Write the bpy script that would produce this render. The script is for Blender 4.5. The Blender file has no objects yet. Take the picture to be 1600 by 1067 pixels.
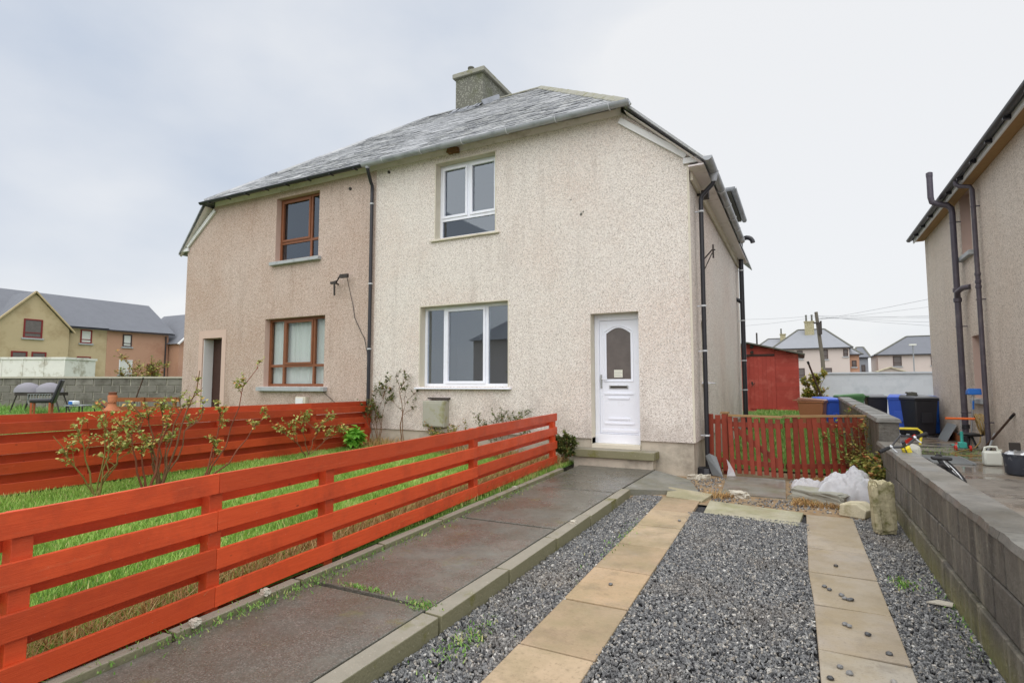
import bpy, bmesh, math, random
import numpy as np
from mathutils import Vector, Matrix, Euler, noise as mnoise
R = math.radians
random.seed(7)
SC = bpy.context.scene
COL = SC.collection

# ------------------------------------------------------------------ camera
cam_d = bpy.data.cameras.new('camera'); cam = bpy.data.objects.new('camera', cam_d); COL.objects.link(cam)
cam_d.sensor_width = 36; cam_d.lens = 870/1600*36; cam_d.clip_start = .05; cam_d.clip_end = 3000
cam.location = (0, 0, 1.45); cam.rotation_euler = (R(90+4.4), 0, R(27.35))
SC.camera = cam

# ------------------------------------------------------------------ sky and light (overcast)
SUN_EL, SUN_AZ = 62, 168          # azimuth measured clockwise from +Y : the bright part of the overcast is behind the viewer
W = bpy.data.worlds.new('World'); SC.world = W; W.use_nodes = True
nt = W.node_tree; nt.nodes.clear()
def wn(t, **k):
    n = nt.nodes.new(t)
    for a, b in k.items(): setattr(n, a, b)
    return n
out = wn('ShaderNodeOutputWorld'); bg = wn('ShaderNodeBackground'); sky = wn('ShaderNodeTexSky', sky_type='NISHITA', sun_disc=False)
sky.sun_elevation = R(SUN_EL); sky.sun_rotation = R(SUN_AZ); sky.dust_density = 3
tc = wn('ShaderNodeTexCoord'); mp = wn('ShaderNodeMapping'); mp.inputs['Scale'].default_value = (1, 1, 1.9); mp.inputs['Location'].default_value = (0.55, 0.2, 0.3)
n1 = wn('ShaderNodeTexNoise'); n1.inputs['Scale'].default_value = 1.15; n1.inputs['Detail'].default_value = 7; n1.inputs['Roughness'].default_value = .48
cr = wn('ShaderNodeValToRGB')
cr.color_ramp.elements[0].position = .32; cr.color_ramp.elements[0].color = (.295, .335, .40, 1)
cr.color_ramp.elements[1].position = .57; cr.color_ramp.elements[1].color = (.49, .494, .50, 1)
vm = wn('ShaderNodeVectorMath', operation='SCALE'); vm.inputs['Scale'].default_value = .08
mx = wn('ShaderNodeMix', data_type='RGBA'); mx.inputs[0].default_value = .90
nt.links.new(tc.outputs['Generated'], mp.inputs['Vector']); nt.links.new(mp.outputs['Vector'], n1.inputs['Vector'])
nt.links.new(n1.outputs['Fac'], cr.inputs['Fac']); nt.links.new(sky.outputs['Color'], vm.inputs[0])
nt.links.new(vm.outputs['Vector'], mx.inputs[6]); nt.links.new(cr.outputs['Color'], mx.inputs[7])
nt.links.new(mx.outputs[2], bg.inputs['Color']); bg.inputs['Strength'].default_value = 1.0
nt.links.new(bg.outputs[0], out.inputs['Surface'])
sl = bpy.data.lights.new('sun', 'SUN'); sl.energy = 1.5; sl.angle = R(110); sl.color = (1, .975, .94)
so = bpy.data.objects.new('sun', sl); COL.objects.link(so)
sd = Vector((math.sin(R(SUN_AZ))*math.cos(R(SUN_EL)), math.cos(R(SUN_AZ))*math.cos(R(SUN_EL)), math.sin(R(SUN_EL))))
so.rotation_euler = sd.to_track_quat('Z', 'Y').to_euler(); so.location = (0, -10, 20)
SC.view_settings.view_transform = 'Standard'; SC.view_settings.look = 'None'; SC.view_settings.gamma = 1
SC.view_settings.exposure = 0.92
SC.view_settings.use_curve_mapping = False

# ------------------------------------------------------------------ materials
MATS = {}
def lin(r, g, b):
    f = lambda c: ((c/255+.055)/1.055)**2.4 if c > 10 else c/255/12.92
    return (f(r), f(g), f(b))
class NB:
    """small node-tree writer"""
    def __init__(s, name):
        s.m = bpy.data.materials.new(name); s.m.use_nodes = True; s.t = s.m.node_tree; s.t.nodes.clear()
        s.o = s.n('ShaderNodeOutputMaterial'); s.p = s.n('ShaderNodeBsdfPrincipled'); s.l(s.p.outputs[0], s.o.inputs['Surface'])
        s.geo = s.n('ShaderNodeNewGeometry'); s.pos = s.geo.outputs['Position']
    def n(s, t, **k):
        n = s.t.nodes.new(t)
        for a, b in k.items(): setattr(n, a, b)
        return n
    def l(s, a, b): s.t.links.new(a, b)
    def setc(s, sock, v):
        if hasattr(v, 'is_linked') or isinstance(v, bpy.types.NodeSocket): s.l(v, sock)
        elif isinstance(v, (tuple, list)) and len(v) == 3 and sock.type == 'RGBA': sock.default_value = (*v, 1)
        else: sock.default_value = v
    def noise(s, scale, detail=4, rough=.55, vec=None, stretch=None, dist=0, loc=None):
        n = s.n('ShaderNodeTexNoise'); n.inputs['Scale'].default_value = scale; n.inputs['Detail'].default_value = detail
        n.inputs['Roughness'].default_value = rough; n.inputs['Distortion'].default_value = dist
        v = vec or s.pos
        if stretch or loc:
            m = s.n('ShaderNodeMapping'); m.inputs['Scale'].default_value = stretch or (1, 1, 1); m.inputs['Location'].default_value = loc or (0, 0, 0); s.l(v, m.inputs['Vector']); v = m.outputs[0]
        s.l(v, n.inputs['Vector']); return n.outputs['Fac']
    def voro(s, scale, out='Color', feature='F1', stretch=None):
        n = s.n('ShaderNodeTexVoronoi', feature=feature); n.inputs['Scale'].default_value = scale
        v = s.pos
        if stretch:
            m = s.n('ShaderNodeMapping'); m.inputs['Scale'].default_value = stretch; s.l(v, m.inputs['Vector']); v = m.outputs[0]
        s.l(v, n.inputs['Vector']); return n.outputs[out]
    def ramp(s, fac, lo, hi, interp='LINEAR'):
        n = s.n('ShaderNodeMapRange'); n.interpolation_type = 'SMOOTHSTEP' if interp == 'S' else 'LINEAR'
        n.inputs['From Min'].default_value = lo; n.inputs['From Max'].default_value = hi; s.l(fac, n.inputs['Value']); return n.outputs[0]
    def cramp(s, fac, stops, const=False):
        n = s.n('ShaderNodeValToRGB'); e = n.color_ramp.elements
        if const: n.color_ramp.interpolation = 'CONSTANT'
        while len(e) < len(stops): e.new(.5)
        for i, (p, c) in enumerate(stops): e[i].position = p; e[i].color = (*c, 1)
        s.l(fac, n.inputs['Fac']); return n.outputs['Color']
    def mix(s, fac, a, b, mode='MIX'):
        n = s.n('ShaderNodeMix', data_type='RGBA', blend_type=mode)
        s.setc(n.inputs[0], fac); s.setc(n.inputs[6], a); s.setc(n.inputs[7], b); return n.outputs[2]
    def math(s, op, a, b=0.5):
        n = s.n('ShaderNodeMath', operation=op); s.setc(n.inputs[0], a); s.setc(n.inputs[1], b); return n.outputs[0]
    def sep(s, c):
        n = s.n('ShaderNodeSeparateColor'); s.l(c, n.inputs[0]); return n.outputs
    def bump(s, h, strength=.3, dist=.01):
        n = s.n('ShaderNodeBump'); n.inputs['Strength'].default_value = strength; n.inputs['Distance'].default_value = dist
        s.l(h, n.inputs['Height']); s.l(n.outputs[0], s.p.inputs['Normal'])
    def fin(s, color, rough=.8, spec=.4, metal=0):
        s.setc(s.p.inputs['Base Color'], color); s.setc(s.p.inputs['Roughness'], rough)
        s.p.inputs['Specular IOR Level'].default_value = spec; s.p.inputs['Metallic'].default_value = metal
        MATS[s.m.name] = s.m; return s.m
def sc3(c, k): return tuple(min(1, x*k) for x in c)
def simple(name, c, rough=.7, var=.12, vs=4, bump=0, bs=60, spec=.4, stain=None, ss=2, slo=.5, shi=.7, metal=0, rnd=0):
    b = NB(name); col = b.mix(b.noise(vs), sc3(c, 1-var), sc3(c, 1+var))
    if rnd:
        oi = b.n('ShaderNodeObjectInfo'); col = b.mix(1, col, b.cramp(oi.outputs['Random'], [(0, (1-rnd,)*3), (1, (1,)*3)]), 'MULTIPLY')
    if stain: col = b.mix(b.ramp(b.noise(ss, 6, .65), slo, shi), col, stain)
    if bump: b.bump(b.noise(bs, 5), bump, .01)
    r = b.math('ADD', b.math('MULTIPLY', b.noise(vs*2.3, 4), .2), rough-.1)
    return b.fin(col, r, spec, metal)
def roughcast(name, c, chipA, chipB, tint, tintamt=.5, dark=.0):
    b = NB(name)
    vc = b.sep(b.voro(78)); vd = b.voro(78, 'Distance'); v2 = b.sep(b.voro(130))
    col = b.mix(b.ramp(b.noise(.5, 5, .6), .40, .66), c, tint)
    col = b.mix(b.math('MULTIPLY', b.ramp(vc[0], .66, .72), .5), col, chipA)       # pale chips
    col = b.mix(b.math('MULTIPLY', b.ramp(vc[1], .80, .84), .7), col, chipB)       # brown and grey chips
    col = b.mix(b.math('MULTIPLY', b.ramp(v2[2], .78, .82), .5), col, chipB)
    col = b.mix(b.math('MULTIPLY', b.ramp(v2[0], .9, .93), .55), col, sc3(chipB, .6))
    st = b.math('MULTIPLY', b.ramp(b.noise(1.6, 6, .7, stretch=(2.2, 2.2, .22)), .54, .76), .36+dark)
    col = b.mix(st, col, sc3(chipB, .95))
    pz = b.n('ShaderNodeSeparateXYZ'); b.l(b.pos, pz.inputs[0])
    foot = b.math('MULTIPLY', b.ramp(b.math('SUBTRACT', b.noise(2.3, 5, .7), b.math('MULTIPLY', pz.outputs['Z'], .22)), .22, .46), .35)
    col = b.mix(foot, col, sc3(chipB, .9))                                          # splashed dirt near the foot
    b.bump(b.math('SUBTRACT', b.noise(60, 4), b.math('MULTIPLY', vd, 1.2)), .6, .008)
    return b.fin(col, .9, .2)
roughcast('cream_roughcast', lin(237, 229, 220), lin(249, 245, 240), lin(166, 152, 142), lin(231, 215, 203))
roughcast('tan_roughcast', lin(209, 189, 177), lin(230, 216, 206), lin(144, 120, 104), lin(196, 170, 154))
roughcast('buff_roughcast', lin(224, 212, 199), lin(242, 234, 224), lin(152, 136, 122), lin(220, 204, 188))
simple('render_smooth', lin(214, 207, 190), .85, .06, 6, .25, 90, .2, lin(176, 168, 148), 1.5, .55, .8)
simple('plinth_render', lin(192, 182, 166), .85, .10, 5, .5, 50, .3, lin(112, 104, 92), 2.2, .48, .8)
simple('pink_render', lin(206, 180, 166), .85, .06, 6, .2, 80, .2)
simple('white_upvc', lin(238, 241, 250), .25, .02, 3, 0, 60, .5, lin(214, 214, 216), 3, .6, .8)
simple('white_paint', lin(226, 226, 226), .45, .04, 5, .05, 80)
simple('barge_board', lin(228, 220, 220), .55, .06, 5, .05, 80, .4, lin(176, 164, 158), 3, .55, .8)
simple('brown_frame', lin(132, 82, 54), .5, .2, 9, .1, 80)
simple('dark_wood', lin(70, 46, 38), .5, .2, 6, .1, 60)
simple('grey_sill', lin(172, 176, 178), .6, .08, 6, .1, 60, .4, lin(120, 124, 120), 5, .55, .8)
simple('curtain', lin(214, 216, 210), .9, .03, 5)
simple('room_wall', lin(150, 146, 140), .9, .05, 2)
simple('black_pipe', lin(44, 44, 50), .38, .2, 5, 0, 60, .5)
simple('plum_pipe', lin(80, 74, 84), .42, .12, 3, .03, 50, .5, lin(112, 104, 108), 4, .5, .8)
simple('silver_gutter', lin(168, 172, 178), .38, .08, 5, .05, 40, .5, lin(116, 120, 124), 3, .48, .75)
simple('clip_grey', lin(205, 208, 212), .5, .05)
simple('iron', lin(60, 54, 50), .6, .2, 12, .1, 80)
simple('meter_grey', lin(168, 166, 152), .6, .08, 9, .1, 60, .4, lin(140, 138, 84), 4, .5, .68)
simple('red_shed', lin(186, 78, 68), .6, .1, 3, .12, 60, .3, lin(204, 108, 96), 2.2, .5, .75, rnd=.14)
simple('red_picket', lin(154, 70, 52), .62, .18, 9, .2, 70, .3, lin(104, 50, 40), 5, .5, .75, rnd=.3)
simple('felt', lin(104, 104, 96), .9, .2, 8, .3, 60)
simple('timber', lin(168, 134, 92), .8, .2, 12, .2, 60, rnd=.2)
simple('timber_rust', lin(150, 92, 52), .75, .2, 9, .2, 60, rnd=.2)
simple('grey_block', lin(138, 134, 126), .9, .16, 5, .5, 45, .2, lin(96, 92, 84), 3, .46, .72, rnd=.28)
simple('grey_mortar', lin(190, 184, 170), .95, .1, 8, .3, 50)
simple('white_block', lin(222, 229, 236), .8, .04, 2, .25, 30, .3, lin(196, 206, 214), 2, .5, .75, rnd=.06)
simple('bin_green', lin(84, 130, 82), .45, .1, 3, .02); simple('bin_black', lin(48, 48, 54), .45, .15, 3, .02)
simple('bin_blue', lin(64, 104, 214), .4, .1, 3, .02); simple('bin_blue_dark', lin(40, 94, 180), .4, .1, 3, .02); simple('bin_brown', lin(172, 114, 80), .45, .08, 3, .02)
simple('bin_lid_brown', lin(150, 106, 84), .3, .08, 3, .02); simple('bin_lid_grey', lin(110, 112, 116), .35, .1, 3, .02)
simple('white_print', (.8, .8, .8), .6, .02)
simple('plastic_black', lin(30, 30, 32), .45, .2, 6); simple('rubber', lin(38, 38, 40), .8, .2, 8, .2, 50)
simple('teal', lin(70, 178, 166), .4, .08); simple('orange', lin(236, 116, 54), .45, .08); simple('blue_plastic', lin(40, 112, 200), .4, .08)
simple('yellow', lin(226, 206, 60), .45, .1); simple('red_plastic', lin(206, 54, 44), .45, .1); simple('steel', lin(190, 192, 194), .3, .06, 5, metal=.8)
simple('hose', lin(168, 142, 92), .6, .2, 9); simple('can_white', lin(220, 222, 212), .45, .05, 5, .05, 30)
simple('bucket_dark', lin(62, 66, 76), .45, .25, 8, .1, 60, .5, lin(150, 152, 156), 14, .58, .72)
simple('stick', lin(84, 64, 54), .85, .2, 14, .2, 60)
simple('galv', lin(150, 154, 156), .45, .1, 8, .1, 50, metal=.3)
simple('leather', lin(44, 44, 48), .38, .15, 5, .08, 60, .5); simple('chair_leg', lin(176, 92, 54), .45, .15, 9)
simple('cover_grey', lin(140, 138, 146), .7, .1, 5, .15, 30)
simple('slate_piece', lin(112, 116, 118), .5, .15, 7, .2, 40)
simple('rust_bark', lin(120, 70, 48), .85, .2, 20, .2, 50); simple('bark', lin(124, 92, 64), .85, .25, 20, .3, 60); simple('bark_green', lin(128, 116, 62), .8, .25, 14, .2, 60)
simple('far_slate', lin(110, 113, 120), .6, .12, 1.5, .2, 8, .4, rnd=.0); simple('far_slate_pale', lin(142, 145, 151), .6, .08, 1.5, .2, 8)
simple('far_ochre', lin(194, 176, 142), .9, .1, .7, .3, 10, .2, lin(160, 138, 104), .6, .5, .75); simple('far_pink', lin(188, 148, 124), .9, .08, .7, .3, 10, .2, lin(170, 128, 106), .5, .5, .7)
simple('far_buff', lin(206, 194, 186), .9, .06, .5, .2, 10); simple('far_frame_red', lin(128, 40, 38), .5, .1); simple('far_frame_dark', lin(70, 52, 48), .5, .1)
simple('peeling_white', lin(226, 224, 218), .7, .06, 4, .2, 20, .3, lin(166, 158, 140), 1.3, .5, .66)
simple('pole_wood', lin(110, 104, 92), .85, .15, 6, .3, 30)
simple('sandstone', lin(178, 170, 140), .9, .3, 14, 1, 40, .2, lin(118, 116, 76), 9, .5, .66)
simple('quoin_stone', lin(198, 190, 164), .9, .2, 16, .7, 50, .2, lin(144, 136, 104), 8, .5, .72)
simple('orange_wrap', lin(184, 116, 80), .7, .2, 9, .2, 30)
simple('paper', lin(228, 228, 214), .8, .03, 20)
simple('mastic', lin(150, 152, 156), .6, .1)
simple('flashing', lin(150, 154, 162), .45, .15, 6, .3, 14, .5, lin(100, 104, 110), 3, .5, .7)
def chimney_mat():
    b = NB('chimney_harl'); col = b.mix(b.noise(5, 6, .7), lin(96, 96, 88), lin(132, 132, 122))
    vc = b.sep(b.voro(34)); col = b.mix(b.math('MULTIPLY', b.ramp(vc[0], .78, .84), .6), col, lin(172, 172, 160))
    col = b.mix(b.math('MULTIPLY', b.ramp(b.noise(1.7, 5, .65), .46, .7), .7), col, lin(96, 100, 72)); b.bump(b.noise(34, 4), .8, .015); b.fin(col, .95, .2)
chimney_mat()
simple('cope_moss', lin(154, 153, 142), .9, .15, 6, .5, 40, .2, lin(128, 128, 88), 5, .52, .72)
def slate_mat():
    b = NB('slate'); oi = b.n('ShaderNodeObjectInfo'); at = b.n('ShaderNodeAttribute', attribute_name='tone')
    rv = b.math('FRACT', b.math('ADD', oi.outputs['Random'], at.outputs['Fac']), 1)
    col = b.cramp(rv, [(0, lin(74, 77, 82)), (.3, lin(104, 107, 111)), (.65, lin(130, 132, 134)), (1, lin(162, 164, 164))])
    col = b.mix(b.math('MULTIPLY', b.ramp(b.noise(13, 6, .7), .5, .66), .7), col, lin(194, 195, 192))
    col = b.mix(b.math('MULTIPLY', b.ramp(b.noise(.55, 3, .5, loc=(3, 0, 0)), .45, .62), .55), col, lin(180, 182, 186))
    b.bump(b.noise(36, 5, .7), .5, .01); b.fin(col, b.ramp(b.noise(6), -.6, 1.4), .5)
slate_mat()
def redfence():
    b = NB('red_fence'); oi = b.n('ShaderNodeObjectInfo')
    g = b.noise(7, 6, .65, stretch=(6, .6, 10)); col = b.mix(g, lin(204, 70, 32), lin(238, 98, 50))
    col = b.mix(1, col, b.cramp(oi.outputs['Random'], [(0, (.74, .72, .72)), (1, (1, 1, 1))]), 'MULTIPLY')
    col = b.mix(b.math('MULTIPLY', b.ramp(b.noise(2.3, 5, .7), .48, .72), .5), col, lin(146, 54, 32)); kn = b.voro(3.1, 'Distance', stretch=(1, 1, 2.2)); col = b.mix(b.math('MULTIPLY', b.ramp(kn, .055, .03), .7), col, lin(110, 44, 28)); col = b.mix(b.math('MULTIPLY', b.ramp(b.noise(5, 7, .8, stretch=(3, .35, 8), loc=(4, 2, 0)), .60, .68), .5), col, lin(222, 120, 78))
    col = b.mix(b.math('MULTIPLY', b.ramp(b.noise(60, 3, .6), .71, .75), .6), col, lin(214, 150, 120))
    b.bump(b.noise(16, 5, .7, stretch=(6, .5, 12)), .35, .006); b.fin(col, b.ramp(b.noise(3), -.4, 1.3), .45)
redfence()
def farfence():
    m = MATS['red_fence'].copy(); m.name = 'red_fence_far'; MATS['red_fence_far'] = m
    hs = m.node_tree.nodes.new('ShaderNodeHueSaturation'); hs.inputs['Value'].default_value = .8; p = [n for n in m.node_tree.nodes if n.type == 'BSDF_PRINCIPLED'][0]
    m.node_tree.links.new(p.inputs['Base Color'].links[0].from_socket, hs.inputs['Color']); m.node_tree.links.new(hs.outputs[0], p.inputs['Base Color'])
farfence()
def path_mat():
    b = NB('path_concrete'); vc = b.sep(b.voro(150)); col = b.mix(b.noise(4, 7, .75), lin(80, 80, 74), lin(114, 112, 103))
    col = b.mix(b.math('MULTIPLY', b.ramp(vc[0], .72, .8), .38), col, lin(158, 152, 144)); col = b.mix(b.math('MULTIPLY', b.ramp(vc[1], .74, .8), .4), col, lin(54, 49, 46))
    col = b.mix(b.math('MULTIPLY', b.ramp(b.noise(1.1, 6, .7), .46, .64), .6), col, lin(86, 80, 66))
    col = b.mix(b.math('MULTIPLY', b.ramp(b.noise(.8, 6, .7, loc=(9, 3, 0)), .52, .66), .55), col, lin(130, 130, 122))
    col = b.mix(b.math('MULTIPLY', b.ramp(b.noise(2.6, 6, .7, loc=(5, 1, 0)), .60, .70), .55), col, lin(112, 110, 70))
    b.bump(b.math('ADD', b.noise(90, 4, .7), b.math('MULTIPLY', b.noise(14, 4, .7), .8)), .45, .006)
    b.fin(col, b.math('ADD', b.math('MULTIPLY', b.ramp(b.noise(1.3, 5, .65), .40, .60), .42), .10), .6)
path_mat()
def slab_mat(name, c, c2, moss):
    b = NB(name); oi = b.n('ShaderNodeObjectInfo'); col = b.mix(b.noise(3.5, 6, .7), c, c2)
    col = b.mix(1, col, b.cramp(oi.outputs['Random'], [(0, (.80, .78, .76)), (.35, (.96, .9, .82)), (.7, (.92, .94, .92)), (1, (1, 1, 1))]), 'MULTIPLY')
    col = b.mix(b.math('MULTIPLY', b.ramp(b.noise(55, 3, .6), .56, .68), .5), col, sc3(c, .55)); col = b.mix(b.math('MULTIPLY', b.ramp(b.noise(1.9, 6, .65), .46, .66), .7), col, moss)
    col = b.mix(b.math('MULTIPLY', b.ramp(b.noise(3.3, 7, .75, loc=(2, 7, 0)), .50, .66), .55), col, sc3(c, .5)); col = b.mix(b.math('MULTIPLY', b.ramp(b.noise(.9, 5, .65, loc=(6, 1, 0)), .48, .6), .5), col, sc3(moss, .8)); col = b.mix(b.math('MULTIPLY', b.ramp(b.noise(120, 2, .5), .62, .7), .3), col, sc3(c, 1.35))
    b.bump(b.noise(60, 4), .3, .005); b.fin(col, b.math('ADD', b.math('MULTIPLY', b.ramp(b.noise(2.2, 4), .4, .6), .4), .3), .4)
slab_mat('slab_buff', lin(170, 149, 120), lin(196, 174, 146), lin(142, 130, 98)); slab_mat('slab_grey', lin(156, 146, 132), lin(180, 171, 157), lin(158, 142, 112)); slab_mat('slab_pale', lin(168, 162, 140), lin(186, 182, 160), lin(140, 138, 98))
slab_mat('wet_concrete', lin(120, 120, 116), lin(150, 148, 142), lin(112, 108, 84))
def kerb_mat():
    b = NB('kerb_concrete'); col = b.mix(b.noise(5, 6, .7), lin(128, 124, 112), lin(160, 154, 140))
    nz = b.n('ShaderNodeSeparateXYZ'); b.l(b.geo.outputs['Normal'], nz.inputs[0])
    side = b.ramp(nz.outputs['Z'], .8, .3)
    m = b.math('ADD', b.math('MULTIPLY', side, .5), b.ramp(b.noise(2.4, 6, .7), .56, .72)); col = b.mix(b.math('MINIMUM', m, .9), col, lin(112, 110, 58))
    col = b.mix(b.math('MULTIPLY', b.ramp(b.noise(48, 3), .66, .72), .5), col, lin(196, 190, 176)); b.bump(b.noise(55, 4), .5, .008); b.fin(col, .75, .3)
kerb_mat()
def retaining():
    b = NB('wall_block'); oi = b.n('ShaderNodeObjectInfo'); col = b.mix(b.noise(4, 6, .7), lin(80, 77, 72), lin(126, 121, 112))
    col = b.mix(1, col, b.cramp(oi.outputs['Random'], [(0, (.7, .7, .7)), (1, (1, 1, 1))]), 'MULTIPLY')
    px = b.n('ShaderNodeSeparateXYZ'); b.l(b.pos, px.inputs[0])
    low = b.math('ADD', b.ramp(px.outputs['Z'], .26, .0), b.math('SUBTRACT', b.noise(2.1, 5, .7), .62))
    col = b.mix(b.math('MULTIPLY', b.ramp(low, .05, .75), .7), col, lin(132, 130, 78))
    col = b.mix(b.math('MULTIPLY', b.ramp(b.noise(2.5, 6, .7, stretch=(3, 3, .3)), .50, .64), .6), col, lin(152, 146, 130)); col = b.mix(b.math('MULTIPLY', b.ramp(b.noise(1.7, 6, .7, stretch=(3, 3, .25), loc=(7, 0, 0)), .54, .64), .6), col, lin(52, 50, 48))
    col = b.mix(b.math('MULTIPLY', b.ramp(b.noise(9, 6, .75), .52, .7), .5), col, lin(60, 57, 54)); col = b.mix(b.math('MULTIPLY', b.ramp(b.noise(70, 3, .6), .62, .7), .45), col, lin(172, 168, 156))
    b.bump(b.math('ADD', b.noise(45, 5, .75), b.math('MULTIPLY', b.noise(9, 4), 2.)), 1, .012); b.fin(col, b.ramp(b.noise(3), -.2, 1.3), .4)
retaining()
slab_mat('cope_concrete', lin(112, 111, 108), lin(150, 148, 143), lin(94, 91, 82))
def yard_mat():
    b = NB('yard_concrete'); col = b.mix(b.noise(2.2, 7, .75), lin(110, 104, 96), lin(150, 142, 132)); col = b.mix(b.ramp(b.noise(.9, 6, .7), .5, .64), col, lin(124, 106, 86)); col = b.mix(b.math('MULTIPLY', b.ramp(b.noise(1.4, 6, .7, loc=(3, 3, 0)), .55, .66), .6), col, lin(78, 74, 70))
    b.bump(b.noise(22, 4), .12, .005); b.fin(col, b.math('ADD', b.math('MULTIPLY', b.ramp(b.noise(1.1, 5, .65, stretch=(.6, 1.5, 1), loc=(1, 4, 0)), .44, .56), .5), .03), .6)
yard_mat()
def ground_mat(name, cols, sc, rough=.95, bump=.6):
    b = NB(name); col = b.cramp(b.noise(sc, 6, .7), [(.3, cols[0]), (.5, cols[1]), (.7, cols[2])]); b.bump(b.noise(sc*9, 5), bump, .02); b.fin(col, rough, .2)
ground_mat('lawn_soil', (lin(66, 96, 38), lin(82, 116, 48), lin(96, 118, 60)), 2.5)
ground_mat('rough_grass_soil', (lin(74, 98, 46), lin(92, 120, 60), lin(120, 128, 88)), 1.2)
ground_mat('bare_dirt', (lin(120, 96, 72), lin(150, 128, 100), lin(128, 120, 104)), 4)
ground_mat('far_ground', (lin(104, 104, 96), lin(114, 112, 102), lin(122, 120, 114)), .4)
ground_mat('gravel_bed', (lin(40, 40, 42), lin(62, 62, 64), lin(84, 84, 84)), 40, .8)
def stone_mat():
    b = NB('gravel_stone'); oi = b.n('ShaderNodeObjectInfo')
    col = b.cramp(oi.outputs['Random'], [(0, lin(54, 55, 57)), (.25, lin(80, 81, 83)), (.55, lin(108, 109, 110)), (.85, lin(138, 138, 136)), (.95, lin(160, 152, 140)), (1, lin(206, 205, 200))])
    col = b.mix(b.math('MULTIPLY', b.ramp(b.noise(.9, 4), .5, .72), .35), col, lin(130, 116, 98)); b.fin(col, .3, .6)
stone_mat()
def leafmat(name, stops, rough=.55, tr=.25):
    b = NB(name); at = b.n('ShaderNodeAttribute', attribute_name='tone'); col = b.cramp(at.outputs['Fac'], stops); b.fin(col, rough, .35)
    b.p.inputs['Transmission Weight'].default_value = 0
    t = b.n('ShaderNodeBsdfTranslucent'); b.l(col, t.inputs['Color']); a = b.n('ShaderNodeMixShader'); a.inputs[0].default_value = tr
    b.l(b.p.outputs[0], a.inputs[1]); b.l(t.outputs[0], a.inputs[2]); b.l(a.outputs[0], b.o.inputs['Surface'])
leafmat('grass', [(0, lin(114, 148, 60)), (.5, lin(152, 190, 86)), (.8, lin(182, 208, 114)), (1, lin(212, 200, 140))])
leafmat('rough_grass', [(0, lin(84, 126, 50)), (.5, lin(124, 170, 78)), (.8, lin(160, 190, 108)), (1, lin(190, 178, 122))])
leafmat('dead_grass', [(0, lin(128, 92, 56)), (.5, lin(186, 146, 92)), (.9, lin(214, 184, 132)), (1, lin(130, 140, 66))])
leafmat('rose_leaf', [(0, lin(116, 130, 58)), (.4, lin(160, 174, 90)), (.75, lin(196, 200, 122)), (.9, lin(222, 196, 112)), (1, lin(206, 132, 80))])
leafmat('dark_leaf', [(0, lin(58, 72, 36)), (.5, lin(96, 112, 58)), (.9, lin(140, 146, 84)), (1, lin(150, 92, 58))])
leafmat('bright_leaf', [(0, lin(92, 150, 44)), (.6, lin(142, 206, 76)), (1, lin(172, 222, 110))])
leafmat('ivy_leaf', [(0, lin(92, 108, 48)), (.45, lin(140, 148, 72)), (.75, lin(184, 172, 98)), (.92, lin(190, 132, 80)), (1, lin(164, 72, 56))])
leafmat('bush_leaf', [(0, lin(104, 112, 46)), (.45, lin(156, 160, 72)), (.8, lin(204, 196, 104)), (1, lin(216, 166, 84))])
def glass(name, ior=1.75, tint=(.82, .86, .9)):
    b = NB(name); tr = b.n('ShaderNodeBsdfTransparent'); tr.inputs[0].default_value = (*tint, 1); gl = b.n('ShaderNodeBsdfGlossy'); gl.inputs['Roughness'].default_value = .015
    gl.inputs['Color'].default_value = (.84, .92, 1, 1)
    fr = b.n('ShaderNodeFresnel'); fr.inputs['IOR'].default_value = ior; ms = b.n('ShaderNodeMixShader'); b.l(b.math('MULTIPLY', fr.outputs[0], b.math('SUBTRACT', 1.0, b.geo.outputs['Backfacing'])), ms.inputs[0]); b.l(tr.outputs[0], ms.inputs[1]); b.l(gl.outputs[0], ms.inputs[2]); b.l(ms.outputs[0], b.o.inputs['Surface'])
    MATS[name] = b.m
glass('glass', 2.9); glass('clear_glass', 1.6, (.93, .95, .95)); glass('upper_glass', 2.25, (.5, .56, .66))
def obscure():
    b = NB('obscure_glass'); b.bump(b.noise(70, 3), .25, .004); b.fin(b.mix(b.noise(5), lin(86, 80, 78), lin(118, 110, 106)), .25, .5)
obscure()
def polythene():
    b = NB('polythene'); b.bump(b.noise(22, 5, .7), .5, .02); b.fin(lin(232, 234, 240), .28, .5)
    t = b.n('ShaderNodeBsdfTransparent'); tl = b.n('ShaderNodeBsdfTranslucent'); tl.inputs[0].default_value = (.9, .9, .93, 1)
    a = b.n('ShaderNodeMixShader'); a.inputs[0].default_value = .35; b.l(b.p.outputs[0], a.inputs[1]); b.l(tl.outputs[0], a.inputs[2])
    c = b.n('ShaderNodeMixShader'); c.inputs[0].default_value = .3; b.l(a.outputs[0], c.inputs[1]); b.l(t.outputs[0], c.inputs[2]); b.l(c.outputs[0], b.o.inputs['Surface'])
polythene()

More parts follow.
